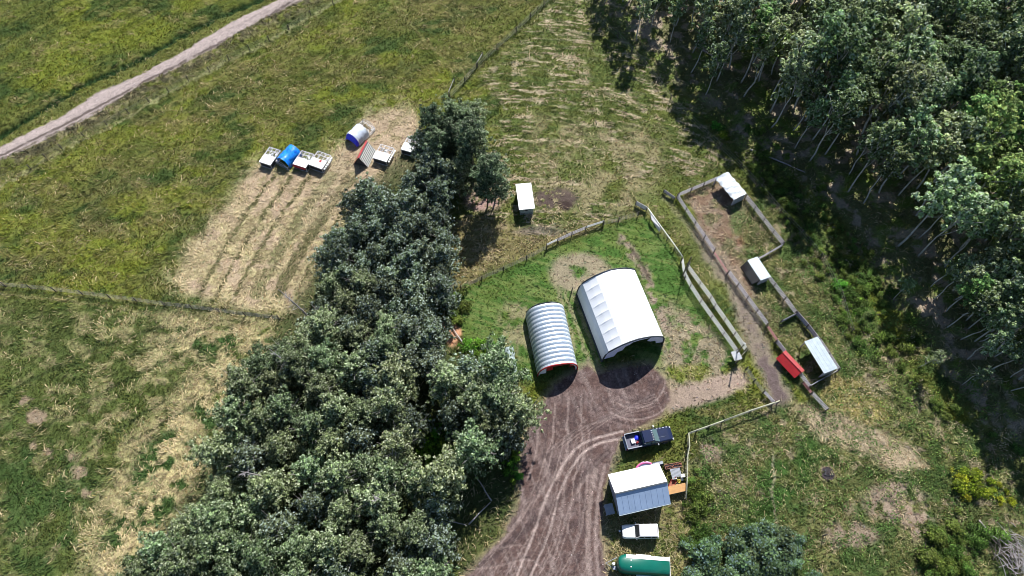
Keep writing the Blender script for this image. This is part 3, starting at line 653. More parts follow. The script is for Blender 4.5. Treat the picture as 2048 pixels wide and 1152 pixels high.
for s in(-1,1):
    MB().cyl((2.03,s*.5,.82),.11,.06,12,'X').build('headlight',M['lamp'],jp); MB().box((.5,s*.92,1.15),(.1,.16,.14)).build('mirror',M['chrome'],jp)
m_=MB().box((2.35,-.1,.6),(.2,.22,.2)); m_.tube([(2.1,-.1,.55),(2.4,.1,.55),(2.1,.25,.55)],.03,5); m_.build('winch',M['chrome'],jp)
# green horse trailer
P0=at(1332,1131,1.6); P1=at(1241,1124,1.6); x,y=(P0[0]+P1[0])/2,(P0[1]+P1[1])/2-.15; ga=math.atan2(P1[1]-P0[1],P1[0]-P0[0])
ht=thing('horse_trailer','green round nosed livestock trailer with a white sun gleam painted along its roof','trailer',(x,y,0),ga)
sec=[]
def tring(x,s,sz=1.):
    hw=1.05*s; pr=[(-hw,.5),(-hw,1.55*sz),(-hw*.93,1.9*sz),(-hw*.74,2.12*sz),(-hw*.4,2.22*sz),(0,2.25*sz),(hw*.4,2.22*sz),(hw*.74,2.12*sz),(hw*.93,1.9*sz),(hw,1.55*sz),(hw,.5)]
    return [(x,yy,zz) for yy,zz in pr]
MB().loft([tring(-2.85,1),tring(1.7,1),tring(2.2,.96,.99),tring(2.6,.84,.97),tring(2.85,.62,.94),tring(2.95,.35,.9)]).build('trailer_body',M['green'],ht,sm=True)
MB().loft([[(xx,yy*1.0-0.0,zz+.012) for xx,yy,zz in [(X0,-.98,1.92),(X0,-.80,2.12),(X0,-.55,2.215)]] for X0 in(-2.86,2.05)],False,False).build('roof_gleam',M['white'],ht)  # white strip laid on as the sun's gleam along the upper edge
MB().box((-2.88,0,1.3),(.06,2.1,1.7)).build('rear_gate',M['white'],ht)
MB().tube([(2.9,-.7,.5),(4.2,0,.5),(2.9,.7,.5)],.05,6).build('drawbar',M['greyf'],ht); MB().cyl((3.35,.05,.85),.17,.6,12).build('gas_bottle',M['white'],ht,bevel=.02); MB().box((3.2,.45,.65),(.4,.4,.35)).build('battery_box',M['greyf'],ht)
for k in range(2): MB().box((1.55,-.35+k*.7,2.24),(.12,.12,.05)).build('roof_vent',M['lamp'],ht)
wheels(ht,(-.6,.25),1.0,.34,.2); 
for s in(-1,1): MB().box((-.18,s*1.1,.74),(1.75,.24,.06)).build('mudguard',M['white'],ht)
for o in(tr,jp,ht): o.scale=(1,1,1.13)
# ================================================================ movable poultry pens
def penroot(lb,fl,fr,br,bl,z): return place('poultry_pen',lb,'poultry pen',fl,fr,br,bl,z,'movable poultry pens in a row on the field')
def pframe(root,w,d,h,m='netting'):
    mb=MB()
    for z in(.06,h):
        for s in(-1,1): mb.box((s*w/2,0,z),(.09,d,.09)); mb.box((0,s*d/2,z),(w-.09,.09,.09))
    for sx in(-1,1):
        for sy in(-1,-.02,1): mb.box((sx*w/2,sy*d/2*.98,h/2),(.08,.08,h-.08))
    return mb.build('frame',M[m],root)
def pnet(root,w,d,h,seed):
    r=random.Random(seed); mb=MB(); y0=.05*d; y1=d/2
    for k in range(1,3): mb.box((-w/2+k*w/3,(y0+y1)/2,h+.03),(.06,y1-y0,.05))
    mb.box((0,(y0+y1)/2,h+.035),(w,.07,.05)); mb.build('cross_bar',M['netting'],root)
    mb=MB()
    for k in range(14):
        px_,py_=r.uniform(-w/2+.2,w/2-.2),r.uniform(y0+.1,y1-.1)
        mb.box((px_,py_,h+.02),(r.uniform(.15,.4),.03,.03),rz=r.uniform(0,3.1))
    for k in range(9): mb.box((-w/2+.1+k*(w-.2)/8,(y0+y1)/2,h+.015),(.012,y1-y0,.012))
    mb.build('netting',M['netting'],root)
    for k in range(4):
        px_,py_=r.uniform(-w/2+.3,w/2-.3),r.uniform(y0+.2,y1-.2); MB().cyl((px_,py_,.18),.14,.3,10,r2=.18).build('feeder',M['white'],root)
def flatpen(lb,fl,fr,br,bl,seed,extra=None):
    h=1.0; root,w,d=penroot(lb,fl,fr,br,bl,h); w=max(w,1.9); pframe(root,w,d,h); pnet(root,w,d,h,seed)
    MB().box((0,-d*.24,h+.07),(w+.1,d*.54,.05),rx=R(-1.5)).build('roof_sheet',M['white'],root)
    sk=MB()
    for s in(-1,1): sk.box((s*(w/2-.02),-d*.24,h/2+.02),(.03,d*.48,h-.12))
    sk.box((0,-d/2+.03,h/2),(w-.1,.03,h-.12)); sk.build('side_board',M['inside'],root)
    if extra=='red_edge':
        MB().box((0,-d/2-.12,h-.03),(w+.05,.34,.05),rx=R(38)).build('front_flap',M['red'],root)
    if extra=='red_patch': MB().box((.25,-.08*d,h+.11),(.38,.4,.03)).build('patch',M['red'],root)
    if extra in('red_patch','blocks'):
        mb=MB()
        for k in range(6): mb.box((w/2+.22,-d/2+.35+k*d/6.5,h*.8),(.24,.3,.08),rz=.3*(k%2))
        mb.build('side_vent',M['white'],root)
    MB().tube([(-w/2,-d/2,.1),(-w/2-.05,-d/2-.7,.05)],.04,5).build('tow_bar',M['pole'],root)
    return root
flatpen('white roofed poultry pen at the left end of the pen row',(519,323),(539.5,331),(560.6,300.3),(540,294.6),1)
flatpen('poultry pen with a red front flap right of the blue tarp pen',(584,327),(611.6,337),(627.4,308),(605.5,302.5),2,'red_edge')
flatpen('white poultry pen with a small red patch on its roof',(617,328.4),(644,338.6),(661,310.4),(636,302),3,'red_patch')
flatpen('white poultry pen right of the striped A-frame pen',(746,316),(772.7,324),(788,297),(762,288.5),4,'blocks')
flatpen('white poultry pen half hidden under the edge of the grove',(801,298.4),(830,307),(842.5,279),(817.5,272.4),5)
def hoop(root,w,h,y0,y1,m,nm,seed,n=12,droop=.06):
    r=random.Random(seed); rings=[]; ny_=9
    for j in range(ny_):
        ring=[]
        for i in range(n+1):
            t=math.pi*i/n; e=1+r.uniform(-droop,droop)*(0 if i in(0,n) else 1)
            ring.append((-w/2*math.cos(t)*e,y0+(y1-y0)*j/(ny_-1)+r.uniform(-.03,.03),.15+(h-.15)*math.sin(t)**.8*e))
        rings.append(ring)
    return MB().loft(rings,False,False).build(nm,M[m],root,sm=True)
root,w,d=penroot('poultry pen under a bright blue wrinkled tarp',(554,324.5),(579,335),(596.7,304),(575.6,289),.8)
w=2.35; d=max(d,3.2); pframe(root,w,d,.6); hoop(root,w+.1,1.7,-d/2+.35,d/2,'blue','tarp',3,droop=.09)
for yy in(-d/2,d/2): MB().tube([(-w/2*math.cos(t),yy,.3+1.0*math.sin(t)) for t in np.linspace(0,math.pi,10)],.035,6).build('hoop',M['netting'],root)
MB().box((.9,d/2-.8,1.0),(.5,.7,.05),ry=.6).build('patch',M['silver'],root)
MB().tube([(-w/2,-d/2,.1),(-w/2-.1,-d/2-.9,.05)],.04,5).build('tow_bar',M['pole'],root)
root,w,d=penroot('poultry pen with a pale silver blue hooped tarp standing behind the row',(693.5,268.8),(721.7,288.5),(748,252),(720,238),.8)
w=2.6; pframe(root,w,d,.5); hoop(root,w+.05,1.8,-d/2,d*.12,'silver','tarp',5,droop=.04)
MB().loft([[(-w/2*math.cos(t)*1.0,-d/2-.01,  .15+1.64*math.sin(t)**.8) for t in np.linspace(0,math.pi,13)],[(-w/2*math.cos(t)*.92,-d/2-.55,.12+.75*math.sin(t)) for t in np.linspace(0,math.pi,13)]],False,False).build('lit_underside',M['blued'],root)  # added sheet for the sun-lit tarp underside, sloped so sun reaches it
mb=MB().tube([(-w/2*math.cos(t),d/2,.3+1.0*math.sin(t)) for t in np.linspace(0,math.pi,10)],.035,6); mb.tube([(0,d/2,1.3),(0,d*.1,1.5)],.03,5); mb.build('hoop',M['netting'],root)
r_=random.Random(9); mb=MB()
for k in range(9): mb.box((r_.uniform(-1,1.1),r_.uniform(d*.16,d*.45),r_.uniform(.15,.5)),(r_.uniform(.15,.45),r_.uniform(.15,.4),.1),rz=r_.uniform(0,3),rx=r_.uniform(-.4,.4))
mb.build('feed_tray',M['white'],root)
root,w,d=penroot('A-frame poultry pen with a striped ribbed metal slope and a red ridge',(710,327),(730,330),(749,303),(730,296),.1)
w=2.4; d=3.3; hh=2.0
for s in(-1,1):
    mb=MB(); n=8
    sl_len=math.hypot(w/2,hh); ang=math.atan2(hh,w/2)
    mb.box((s*w/4,0,hh/2),(sl_len,d,.04),ry=s*ang); mb.build('roof_slope',M['inside'] if s>0 else M['brick'],root)
    mb=MB()
    for k in range(n):
        yy=-d/2+.2+k*(d-.4)/(n-1); 
        if s>0:
            zc=.12+k*(sl_len-.24)/(n-1); q=zc/sl_len
            mb.box((w/2*(1-q)+.035,0,hh*q+.03),(.12,d,.05),ry=ang)
    if s>0: mb.build('rib',M['white'],root)
MB().box((0,0,hh+.04),(.3,d+.1,.05)).build('ridge_cap',M['red'],root)
MB().add([(-w/2+.05,-d/2+.08,.02),(w/2-.05,-d/2+.08,.02),(0,-d/2+.08,hh-.05),(-w/2+.05,-d/2+.12,.02),(w/2-.05,-d/2+.12,.02),(0,-d/2+.12,hh-.05)],[(0,1,2),(5,4,3)]).build('gable',M['inside'],root)
MB().box((-.1,d/2+.15,1.3),(.9,.08,.3)).build('ridge_flap',M['brick'],root)
# ================================================================ fences
def fence(name,label,cat,pts,h,nb,bm,sp=2.4,group=None,bw=.16,ph=.15,gap=None,postm='post',lo=.18):
    W_=[np.array(at(*p)) for p in pts]; o0=W_[0]
    root=thing(name,label,cat,(o0[0],o0[1],0),0,group); done=[]
    for i in range(len(W_)-1):
        a_,b_=W_[i],W_[i+1]; L_=np.linalg.norm(b_-a_); n=max(1,round(L_/sp))
        for k in range(n):
            p=a_+(b_-a_)*k/n; q=a_+(b_-a_)*(k+1)/n
            z0,z1=gz(*p),gz(*q)
            for pt,z in((p,z0),(q,z1)):
                key=(round(pt[0],2),round(pt[1],2))
                if key in done: continue
                done.append(key); l=pt-o0
                MB().cyl((l[0],l[1],z+(h+ph)/2-.2),.075,h+ph+.4,8).build('post',M[postm],root)
            mb=MB(); mid=(p+q)/2-o0; ln=np.linalg.norm(q-p); az=math.atan2(q[1]-p[1],q[0]-p[0]); tl=-math.atan2(z1-z0,ln)
            for j in range(nb):
                zz=(z0+z1)/2+lo+(h-lo)*(j+.5)/nb; off=.09
                mb.box((mid[0]-math.sin(az)*off,mid[1]+math.cos(az)*off,zz),(ln-.02,.04,bw),rz=az+random.uniform(-.006,.006),ry=tl)
            mb.build('board_panel' if bm!='redf' else 'gate_panel',M[bm],root)
    return root
def wirefence(label,pts,h=1.15,sp=3.3,group=None,wires=4,pr=.085,postm='post',top=None,name='wire_fence'):
    W_=[np.array(at(*p)) for p in pts]; o0=W_[0]; root=thing(name,label,'fence',(o0[0],o0[1],0),0,group)
    wp=[]
    for i in range(len(W_)-1):
        a_,b_=W_[i],W_[i+1]; n=max(1,round(np.linalg.norm(b_-a_)/sp))
        for k in range(n+(1 if i==len(W_)-2 else 0)): wp.append(a_+(b_-a_)*k/n)
    for p in wp:
        z=gz(*p); l=p-o0; tx,ty=random.uniform(-.06,.06),random.uniform(-.06,.06)
        MB().tube([(l[0],l[1],z-.3),(l[0]+tx,l[1]+ty,z+h+.1)],[pr,pr*.85],7).build('post',M[postm],root)
    mb=MB()
    for j in range(wires):
        zz=.25+(h-.25)*j/(wires-1)
        mb.tube([(p[0]-o0[0],p[1]-o0[1],gz(*p)+zz) for p in wp],.016,4)
    mb.build('wire',M['wire'],root)
    if top:
        MB().tube([(p[0]-o0[0],p[1]-o0[1],gz(*p)+h+.1) for p in wp],.075,8).build('top_rail',M[top],root,sm=True)
    return root
PG='board fences of the animal pens'
fence('board_fence','weathered board fence along the top of the upper pen','fence',[(1355,396),(1431,363)],1.25,4,'wood',2.5,PG,.13)
fence('board_fence','long grey board fence down the left side of the upper pen','fence',[(1352,398),(1426,507)],1.25,4,'wood',2.5,PG,.13)
fence('pipe_gate','faded red gate between the upper pen and the lane','gate',[(1426,508),(1453,549)],.75,3,'redf',3.4,'pale red pipe gates',.07)
fence('board_fence','long grey board fence down the left side of the middle pen','fence',[(1454,549),(1531,653)],1.25,4,'wood',2.5,PG,.13)
fence('pipe_gate','faded pink gate at the foot of the middle pen fence','gate',[(1532,656),(1552,686)],.9,4,'redf',2.4,'pale red pipe gates',.08)
fence('board_fence','short board fence piece above the red feeder','fence',[(1549,686),(1566,708)],1.2,5,'wood',2.4,PG)
fence('board_fence','short board fence piece below the red feeder','fence',[(1590,745),(1615,778)],1.25,4,'wood',2.4,PG,.13)
fence('pipe_gate','small dark pink gate near the lower end of the pens','gate',[(1602,768),(1620,790)],.9,4,'redf',2.4,'pale red pipe gates',.09)
fence('board_fence','board fence running down from the pink gate to its free end','fence',[(1619,789),(1649,823)],1.25,4,'wood',2.5,PG,.13)
fence('board_fence','board fence down the right side of the upper pen beside the weeds','fence',[(1489,398),(1563,493)],1.25,4,'wood',2.5,PG,.13)
fence('board_fence','board fence closing the upper pen at its lower right','fence',[(1562,493),(1513,521)],1.1,3,'wood',2.5,PG,.2)
fence('board_fence','board fence down the right side of the middle pen','fence',[(1525,548),(1588,629)],1.25,4,'wood',2.5,PG,.13)
fence('board_fence','short cross fence between the middle pen and the lower pen','fence',[(1590,629),(1560,645)],1.1,4,'wood',2.0,PG,.24)
fence('board_fence','close boarded fence from the cross fence to the grey roofed lean-to','fence',[(1590,630),(1611,656),(1632,684)],1.2,5,'wood',2.2,PG,.2)
fence('board_fence','board fence behind the grey roofed lean-to','fence',[(1633,684),(1672,743)],1.25,4,'wood',2.4,PG,.13)
fence('board_fence','single low rail fence closing the lower pen','fence',[(1615,777),(1672,745)],1.0,2,'wood',2.5,PG,.16)
fence('board_fence','loose board section leaning beyond the upper left pen corner','fence',[(1326,386),(1348,401)],.8,4,'wood',2.4,None,.2)
# alley of two parallel fences
AG='parallel board fences of the handling alley'
fence('board_fence','left board fence of the narrow handling alley','fence',[(1361,525),(1365,552),(1378,577),(1420,639),(1469,706)],1.45,4,'woodw',2.6,AG,.14)
fence('board_fence','right board fence of the narrow handling alley','fence',[(1373,540),(1397,573),(1418,601),(1427,616),(1466,672),(1488,703)],1.45,4,'woodw',2.6,AG,.14)
t=fence('alley_gate','pale gate closing the lower end of the handling alley','gate',[(1470,728),(1491,705)],1.2,2,'pole',3.0,None,.2)
fence('alley_gate','dark green gate panel at the upper end of the handling alley','gate',[(1368,560),(1377,532)],1.0,5,'dark',2.4,None,.18)
MB().box((at(1468,717)[0]-at(1470,728)[0],at(1468,717)[1]-at(1470,728)[1],1.15),(1.1,1.3,.05),rz=R(15)).build('loading_board',M['concrete'],t)
# pipe and posts leading up from the alley
p=[at(1362,521),at(1319,461),at(1292,423)]; o0=p[0]
t=thing('pipe_fence','white pipe rail fence curving up from the handling alley','fence',(o0[0],o0[1],0))
MB().tube([(q[0]-o0[0],q[1]-o0[1],1.15) for q in [p[0],((p[0][0]*.5+p[1][0]*.5)+.05,p[0][1]*.5+p[1][1]*.5),p[1],p[2]]],.06,8).build('rail',M['white'],t,sm=True)
for f in(0,.33,.66,1.0):
    for (a_,b_) in((p[0],p[1]),(p[1],p[2])):
        q=(a_[0]*(1-f)+b_[0]*f,a_[1]*(1-f)+b_[1]*f); MB().cyl((q[0]-o0[0],q[1]-o0[1],.55),.06,1.2,7).build('post',M['post'],t)
ww=MB()
for z in(.35,.75):
    ww.tube([(q[0]-o0[0],q[1]-o0[1],z) for q in p],.015,4)
ww.build('wire',M['wire'],t)
MB().add([(at(1303,440,.9)[0]-o0[0],at(1303,440,.9)[1]-o0[1],.95),(at(1319,462,.6)[0]-o0[0],at(1319,462,.6)[1]-o0[1],.35),(at(1322,458,1.)[0]-o0[0],at(1322,458,1.)[1]-o0[1],1.05),(at(1300,424,1)[0]-o0[0],at(1300,424,1)[1]-o0[1],1.08)],[(0,1,2,3)]).build('netting',M['netting'],t)
fence('metal_gate','white boarded gate at the top end of the pipe rail','gate',[(1270,412),(1292,423)],1.15,6,'woodw',3.2,None,.14)
# upper fence of the lawn
fence('board_fence','left white rail section of the lawn fence','fence',[(1093,497),(1115,486)],1.15,2,'woodw',2.0,'white rail sections of the lawn fence',.22,lo=.5)
fence('board_fence','middle lilac grey boarded section of the lawn fence','fence',[(1115,486),(1143,473),(1171,461)],1.15,3,'wood',2.3,'white rail sections of the lawn fence',.16)
fence('board_fence','right white rail section of the lawn fence','fence',[(1171,461),(1206,450)],1.15,2,'woodw',2.6,'white rail sections of the lawn fence',.22,lo=.5)
wirefence('wire fence from the grove to the white lawn fence sections',[(922,580),(964,560),(1007,541),(1053,520),(1093,499)],1.15,3.2)
wirefence('short wire fence with a pale rail between the lawn fence and the white gate',[(1206,452),(1237,443),(1276,432)],1.1,3,top=None)
t=wirefence('fence with a long pale pole rail at the right edge of the yard',[(1442,846),(1498,825),(1553,807)],1.1,3.7,top='pole',name='pole_fence',wires=3)
wirefence('low pole rail fence behind the pickup',[(1373,871),(1392,864),(1442,846)],1.1,2.2,top='pole',name='pole_fence',wires=3)
wirefence('pole rail fence running down beside the junk behind the cabin',[(1373,871),(1375,896),(1371,915),(1370,955),(1368,1000)],1.1,2.,top='pole',name='pole_fence',wires=3)
fence('board_fence','small slatted panel at the end of the pale pole rail','fence',[(1524,787),(1544,809)],1.1,4,'wood',2.6,None,.14)
wirefence('fine wire fence between the alley gate and the small slatted panel',[(1490,740),(1524,787)],1.1,1.6,wires=6)
wirefence('wire fence along the gravel road',[(-60,402),(0,366),(62,338),(125,298),(170,275),(216,252),(259,228),(300,206),(339,186),(378,163),(420,144),(459,121),(500,101),(539,82),(578,60),(622,32),(668,12),(720,-22)],1.15,3.4)
wirefence('wire fence crossing the left field towards the grove',[(-60,563),(12,573),(64,578),(112,583),(166,589),(222,597),(274,603),(330,611),(386,618),(440,625),(492,632),(560,640)],1.25,3.5)
wirefence('wire fence from the grove up to the top of the photo',[(900,196),(930,164),(955,134),(1032,66),(1060,38),(1115,-12)],1.2,4.5,wires=4)
fence('board_fence','tilted pale board braced at the fence near the grove top','board brace',[(898,194),(909,166)],1.1,1,'wood',3.5,None,.22,lo=.7)
fence('board_fence','pale board brace higher up the grove fence','board brace',[(953,136),(966,116)],1.1,1,'wood',3.5,None,.2,lo=.7)
wirefence('wire fence along the foot of the wood',[(1190,40),(1235,75),(1290,135),(1340,200),(1400,260),(1480,335),(1560,425),(1640,515),(1678,590),(1700,665)],1.2,5.0,wires=3)
def pole(label,base,h,name='pole',r=.09,cat='post',m='post',topm=None):
    x,y=at(*base); t=thing(name,label,cat,(x,y,gz(x,y))); MB().tube([(0,0,-.3),(.02,0,h)],[r,r*.8],8).build('shaft',M[m],t); 
    if topm: MB().ball((.02,0,h+.08),.14,10,6).build('cap',M[topm],t)
    return t
pole('tall dark post at the upper end of the handling alley',(1366,548),5.0,'tall_post')
pole('tall post with a white cap at the lower end of the handling alley',(1469,712),4.4,'tall_post',topm='white')
pole('lone dark post in the pinkish bare soil at lower right',(1644,1072),1.5,'short_post')
pole('dark post standing beside the white fabric shelter',(1143,585),1.6,'short_post')
pole('upper pale stake in the weeds right of the cabin',(1434,985),1.6,'stake',.05,'stake','pole'); pole('lower pale stake above the blue green willow',(1433,1032),1.6,'stake',.05,'stake','pole')
# ================================================================ pen shelters and feeder
def leanto(name,label,fl,fr,br,bl,z,roofm,tilt,walls=True,tarp=False):
    t,w,d=place(name,label,'shelter',fl,fr,br,bl,z)
    if tarp:
        r=random.Random(4); V=[];F=[]; n1,n2=9,14
        for i in range(n1):
            for j in range(n2):
                V.append((-w/2+w*i/(n1-1),-d/2+d*j/(n2-1),z+.13*math.sin(j*1.9+i*.5)+r.uniform(-.06,.06)+(-.1 if i in(0,n1-1) else 0)))
        for i in range(n1-1):
            for j in range(n2-1): F.append((i*n2+j,(i+1)*n2+j,(i+1)*n2+j+1,i*n2+j+1))
        MB().add(V,F).build('tarp_roof',M[roofm],t,sm=True)
    else:
        rf=MB().box((0,0,z),(w,d,.06),ry=tilt).build('roof',M[roofm],t)
        mb=MB(); n=max(3,int(w/.5))
        mb2=MB()
        for k in range(1,n): mb2.box((-w/2+k*w/n,0,z+.04-math.tan(tilt)*(-w/2+k*w/n)),(.03,d-.05,.02),ry=tilt)
        mb2.build('roof_seam',M[roofm],rf)
    for sx in(-1,1):
        for sy in(-1,1): MB().box((sx*(w/2-.12),sy*(d/2-.12),(z-.15)/2),(.1,.1,z-.1)).build('corner_post',M['wood'],t)
    if walls:
        MB().box((w/2-.05,0,(z-.2)/2),(.05,d-.3,z-.25)).build('back_wall',M['wood'],t); MB().box((0,-d/2+.06,(z-.2)/2),(w-.3,.05,z-.3)).build('end_wall',M['concrete'],t)
    return t,w,d
leanto('pen_shelter','shelter with a wrinkled white tarp roof in the top corner of the upper pen',(1468,401),(1493,386),(1458,343),(1431,355),1.7,'tarpw',0,tarp=True)
t,w,d=leanto('pen_shelter','small shelter with a bluish tin roof and a dark sloping side sheet',(1521,562),(1541,553),(1516,513),(1494.5,520.5),1.5,'steel',R(4))
slab((-w/2,-d/2,1.45),(-w/2,d/2,1.45),(-w/2-.75,d/2-.1,.15),(-w/2-.75,-d/2+.4,.15),.04,M['glass'],'side_sheet',t)
leanto('pen_shelter','large lean-to with a plain grey metal roof in the lower pen',(1650,747),(1678,735),(1634,674),(1606,684),1.9,'steel',R(3))
t,w,d=place('red_feeder','long red steel livestock feeder set into the pen fence','feeder',(1590,752),(1599,744),(1571,706),(1562,712),.9)
w=1.25;d=3.4
MB().add([(-w/2,-d/2,.45),(w/2,-d/2,.45),(w/2,d/2,.45),(-w/2,d/2,.45),(-w/2-.25,-d/2,.75),(.15,-d/2,1.35),(w/2,-d/2,1.35),(-w/2-.25,d/2,.75),(.15,d/2,1.35),(w/2,d/2,1.35)],
 [(0,1,6,5,4),(2,3,7,8,9),(1,2,9,6),(0,4,7,3),(4,5,8,7),(5,6,9,8),(0,3,2,1)]).build('bin',M['red'],t)
mb=MB()
for k in range(4): mb.box((0,-d/2+.25+k*(d-.5)/3,.22),(w,.08,.46))
mb.build('skid_leg',M['red'],t)
MB().box((.38,0,1.38),(w*.42,d+.06,.04)).build('lid',M['red'],t)
for sy in(-1,1): MB().box((-.42,sy*1.35,.98),(.08,.28,.05),ry=-.6).build('latch',M['lamp'],t)
# ================================================================ things beside the cabin
def spot(px,py,z=0): return at(px,py,z)
x,y=at(1293,944); t=thing('paddling_pool','pink round plastic pool half hidden behind the cabin roof','pool',(x,y,0))
mb=MB(); mb.tube([(1.35*math.cos(a_),1.35*math.sin(a_)*.8,.3) for a_ in np.linspace(0,2*math.pi,30)],.13,8,False); mb.build('rim',M['pink'],t,sm=True); MB().cyl((0,0,.12),1.3,.1,26).build('pool_base',M['silver'],t)
x,y=at(1314,929); t=thing('steel_drum','dark barrel lying on its side behind the cabin','barrel',(x,y,.0),R(12)); MB().cyl((0,0,.3),.3,1.35,16,'X').build('drum',M['dark'],t,bevel=.02); MB().box((0,.0,.6),(1.3,.32,.03)).build('lid',M['greyf'],t)
x,y,a_,w,d=rect((1332,938),(1362,932),(1361,925),(1331,930),.4)
t=thing('planter_box','narrow wooden planter box with reddish plants beside the cabin','planter',(x,y,0),a_); w,d=2.1,.55
mb=MB()
for s in(-1,1): mb.box((0,s*d/2,.25),(w,.05,.5)); mb.box((s*w/2,0,.25),(.05,d-.05,.5))
mb.build('box_side',M['plank'],t); MB().box((0,0,.36),(w-.06,d-.06,.1)).build('soil',M['ash'],t)
r_=random.Random(3); mb=MB()
for k in range(9): mb.ball((-w/2+.2+k*(w-.4)/8,r_.uniform(-.1,.1),.5),r_.uniform(.07,.13),6,4)
mb.build('plants',M['brick'],t)
x,y=at(1351,946,.5); t=thing('slatted_table','square grey slatted table behind the two white chairs','table',(x,y,0),R(10))
mb=MB()
for k in range(9): mb.box((-.56+k*.14,0,.7),(.11,1.05,.04))
mb.build('table_top',M['greyf'],t)
for sx in(-1,1):
    for sy in(-1,1): MB().box((sx*.5,sy*.45,.34),(.06,.06,.68)).build('leg',M['greyf'],t)
for k,(px_,py_,lb) in enumerate(((1346.5,957,'left white plastic chair at the grey slatted table'),(1363,953,'right white plastic chair at the grey slatted table'))):
    x,y=at(px_,py_); t=thing('plastic_chair',lb,'chair',(x,y,0),R(10),'white plastic chairs by the slatted table')
    MB().box((0,0,.43),(.46,.44,.05)).build('seat',M['white'],t,bevel=.015); MB().box((0,-.22,.68),(.46,.05,.45)).build('backrest',M['white'],t,bevel=.015)
    for sx in(-1,1):
        MB().box((sx*.24,0,.62),(.05,.4,.04)).build('armrest',M['white'],t)
        for sy in(-1,1): MB().box((sx*.2,sy*.18,.2),(.04,.04,.41)).build('leg',M['white'],t)
for k,(px_,py_,lb,mm) in enumerate(((1356,964,'left pot of yellow flowers by the white chairs','yellow'),(1372,963,'right pot of yellow flowers by the white chairs','yellow'),(1363,960,'round white bucket between the yellow flower pots','white'))):
    x,y=at(px_,py_); t=thing('flower_pot' if mm=='yellow' else 'bucket',lb,'flower pot' if mm=='yellow' else 'bucket',(x,y,0)); MB().cyl((0,0,.16),.15,.32,12,r2=.2).build('pot',M['brick' if mm=='yellow' else 'white'],t)
    if mm=='yellow':
        mb=MB(); r_=random.Random(k)
        for j in range(14): mb.ball((r_.uniform(-.25,.25),r_.uniform(-.2,.2),.38+r_.uniform(0,.12)),.08,6,4)
        mb.build('blooms',M['yellow'],t)
    else: MB().ball((0,0,.33),.2,12,6,.5).build('lid',M['white'],t)
x,y=at(1343,969); t=thing('hand_cart','rusty red hand cart standing against the cabin end','cart',(x,y,0),R(60))
mb=MB()
for s in(-1,1): mb.box((0,s*.3,.45),(.9,.03,.25)); mb.box((s*.45,0,.45),(.03,.6,.25))
mb.build('tray',M['red'],t); MB().box((0,0,.34),(.9,.6,.03)).build('tray_floor',M['brick'],t); MB().tube([(.45,0,.4),(1.0,0,.8)],.025,6).build('handle',M['red'],t)
for s in(-1,1): MB().cyl((-.25,s*.36,.17),.17,.06,12,'Y').build('wheel',M['rubber'],t)
x,y,a_,w,d=rect((1339,986),(1371,979),(1368,969),(1337,976),1.0)
t=thing('work_bench','long cabinet with an orange brown wooden top beside the cabin','cabinet',(x,y,0),a_); w,d=2.4,.95
MB().box((0,0,.97),(w,d,.07)).build('top',M['orange'],t,bevel=.01); MB().box((0,.05,.5),(w-.15,d-.2,.86)).build('cabinet_body',M['dark'],t); MB().box((0,-d/2+.08,.82),(w-.1,.05,.12)).build('front_rail',M['white'],t); MB().box((0,-d/2+.08,.4),(w-.3,.05,.08)).build('lower_rail',M['white'],t)
for sx in(-1,1): MB().box((sx*(w/2-.08),-d/2+.08,.45),(.08,.06,.9)).build('leg',M['white'],t)
# fire ring, covered cart, logs, brush pile
x,y=at(1655,947); t=thing('fire_ring','dark round fire pit ring in the weeds','fire pit',(x,y,gz(x,y)-.02)); MB().tube([(.78*math.cos(a_),.78*math.sin(a_),.1) for a_ in np.linspace(0,2*math.pi,24)],.06,7,False).build('ring',M['rust'],t); MB().cyl((0,0,.12),.75,.1,20).build('ash_bed',M['ash'],t)
r_=random.Random(8); mb=MB()
for k in range(5): mb.tube([(r_.uniform(-.5,.5),r_.uniform(-.5,.5),.2),(r_.uniform(-.5,.5),r_.uniform(-.5,.5),.3)],.06,6)
mb.build('charred_log',M['inside'],t)
x,y=at(1020,727); t=thing('covered_cart','narrow cart under a pale grey green cover partly hidden by the tree','cart',(x,y,0),R(8))
mb=MB(); rings=[]; r_=random.Random(2)
for j in range(12):
    yy=-2.0+j*.36; rings.append([(-.75*math.cos(q)*r_.uniform(.9,1.1),yy+r_.uniform(-.05,.05),.35+.75*math.sin(q)*r_.uniform(.85,1.15)) for q in np.linspace(0,math.pi,9)])
mb.loft(rings,True,False).build('cover',M['bluegrey'],t); MB().box((0,2.05,.45),(1.5,.1,.7)).build('front_board',M['concrete'],t)
for s in(-1,1): MB().cyl((s*.75,-.3,.3),.3,.14,14,'X').build('wheel',M['rubber'],t)
def log(label,a,b,r,bend=.15,name='fallen_log'):
    x0,y0=at(*a); x1,y1=at(*b); z0=gz(x0,y0); n=7; pts=[]; rr=random.Random(int(a[0]))
    for k in range(n):
        f=k/(n-1); pts.append(((x1-x0)*f+rr.uniform(-bend,bend)*.4,(y1-y0)*f+rr.uniform(-bend,bend)*.4,z0+r+.08))
    o=MB().tube(pts,[r*(1-.5*k/(n-1)) for k in range(n)],8).build(name,M['dead'],None,sm=True); o.location=(x0,y0,0); return tag(o,label,'log')
log('pale bare log lying on the orange soil beside the grove',(932,698),(897,642),.12)
log('upper pale log of the three lying in the grove shade',(983,1003),(948,946),.09); log('middle pale log of the three lying in the grove shade',(937,1050),(981,1004),.10); log('lower pale log of the three lying in the grove shade',(888,1040),(935,1052),.08)
log('fallen pale trunk lying at the foot of the wood by the upper pen',(1500,300),(1610,345),.14); log('long fallen trunk in the gap at the top of the wood edge',(1395,95),(1440,122),.13)
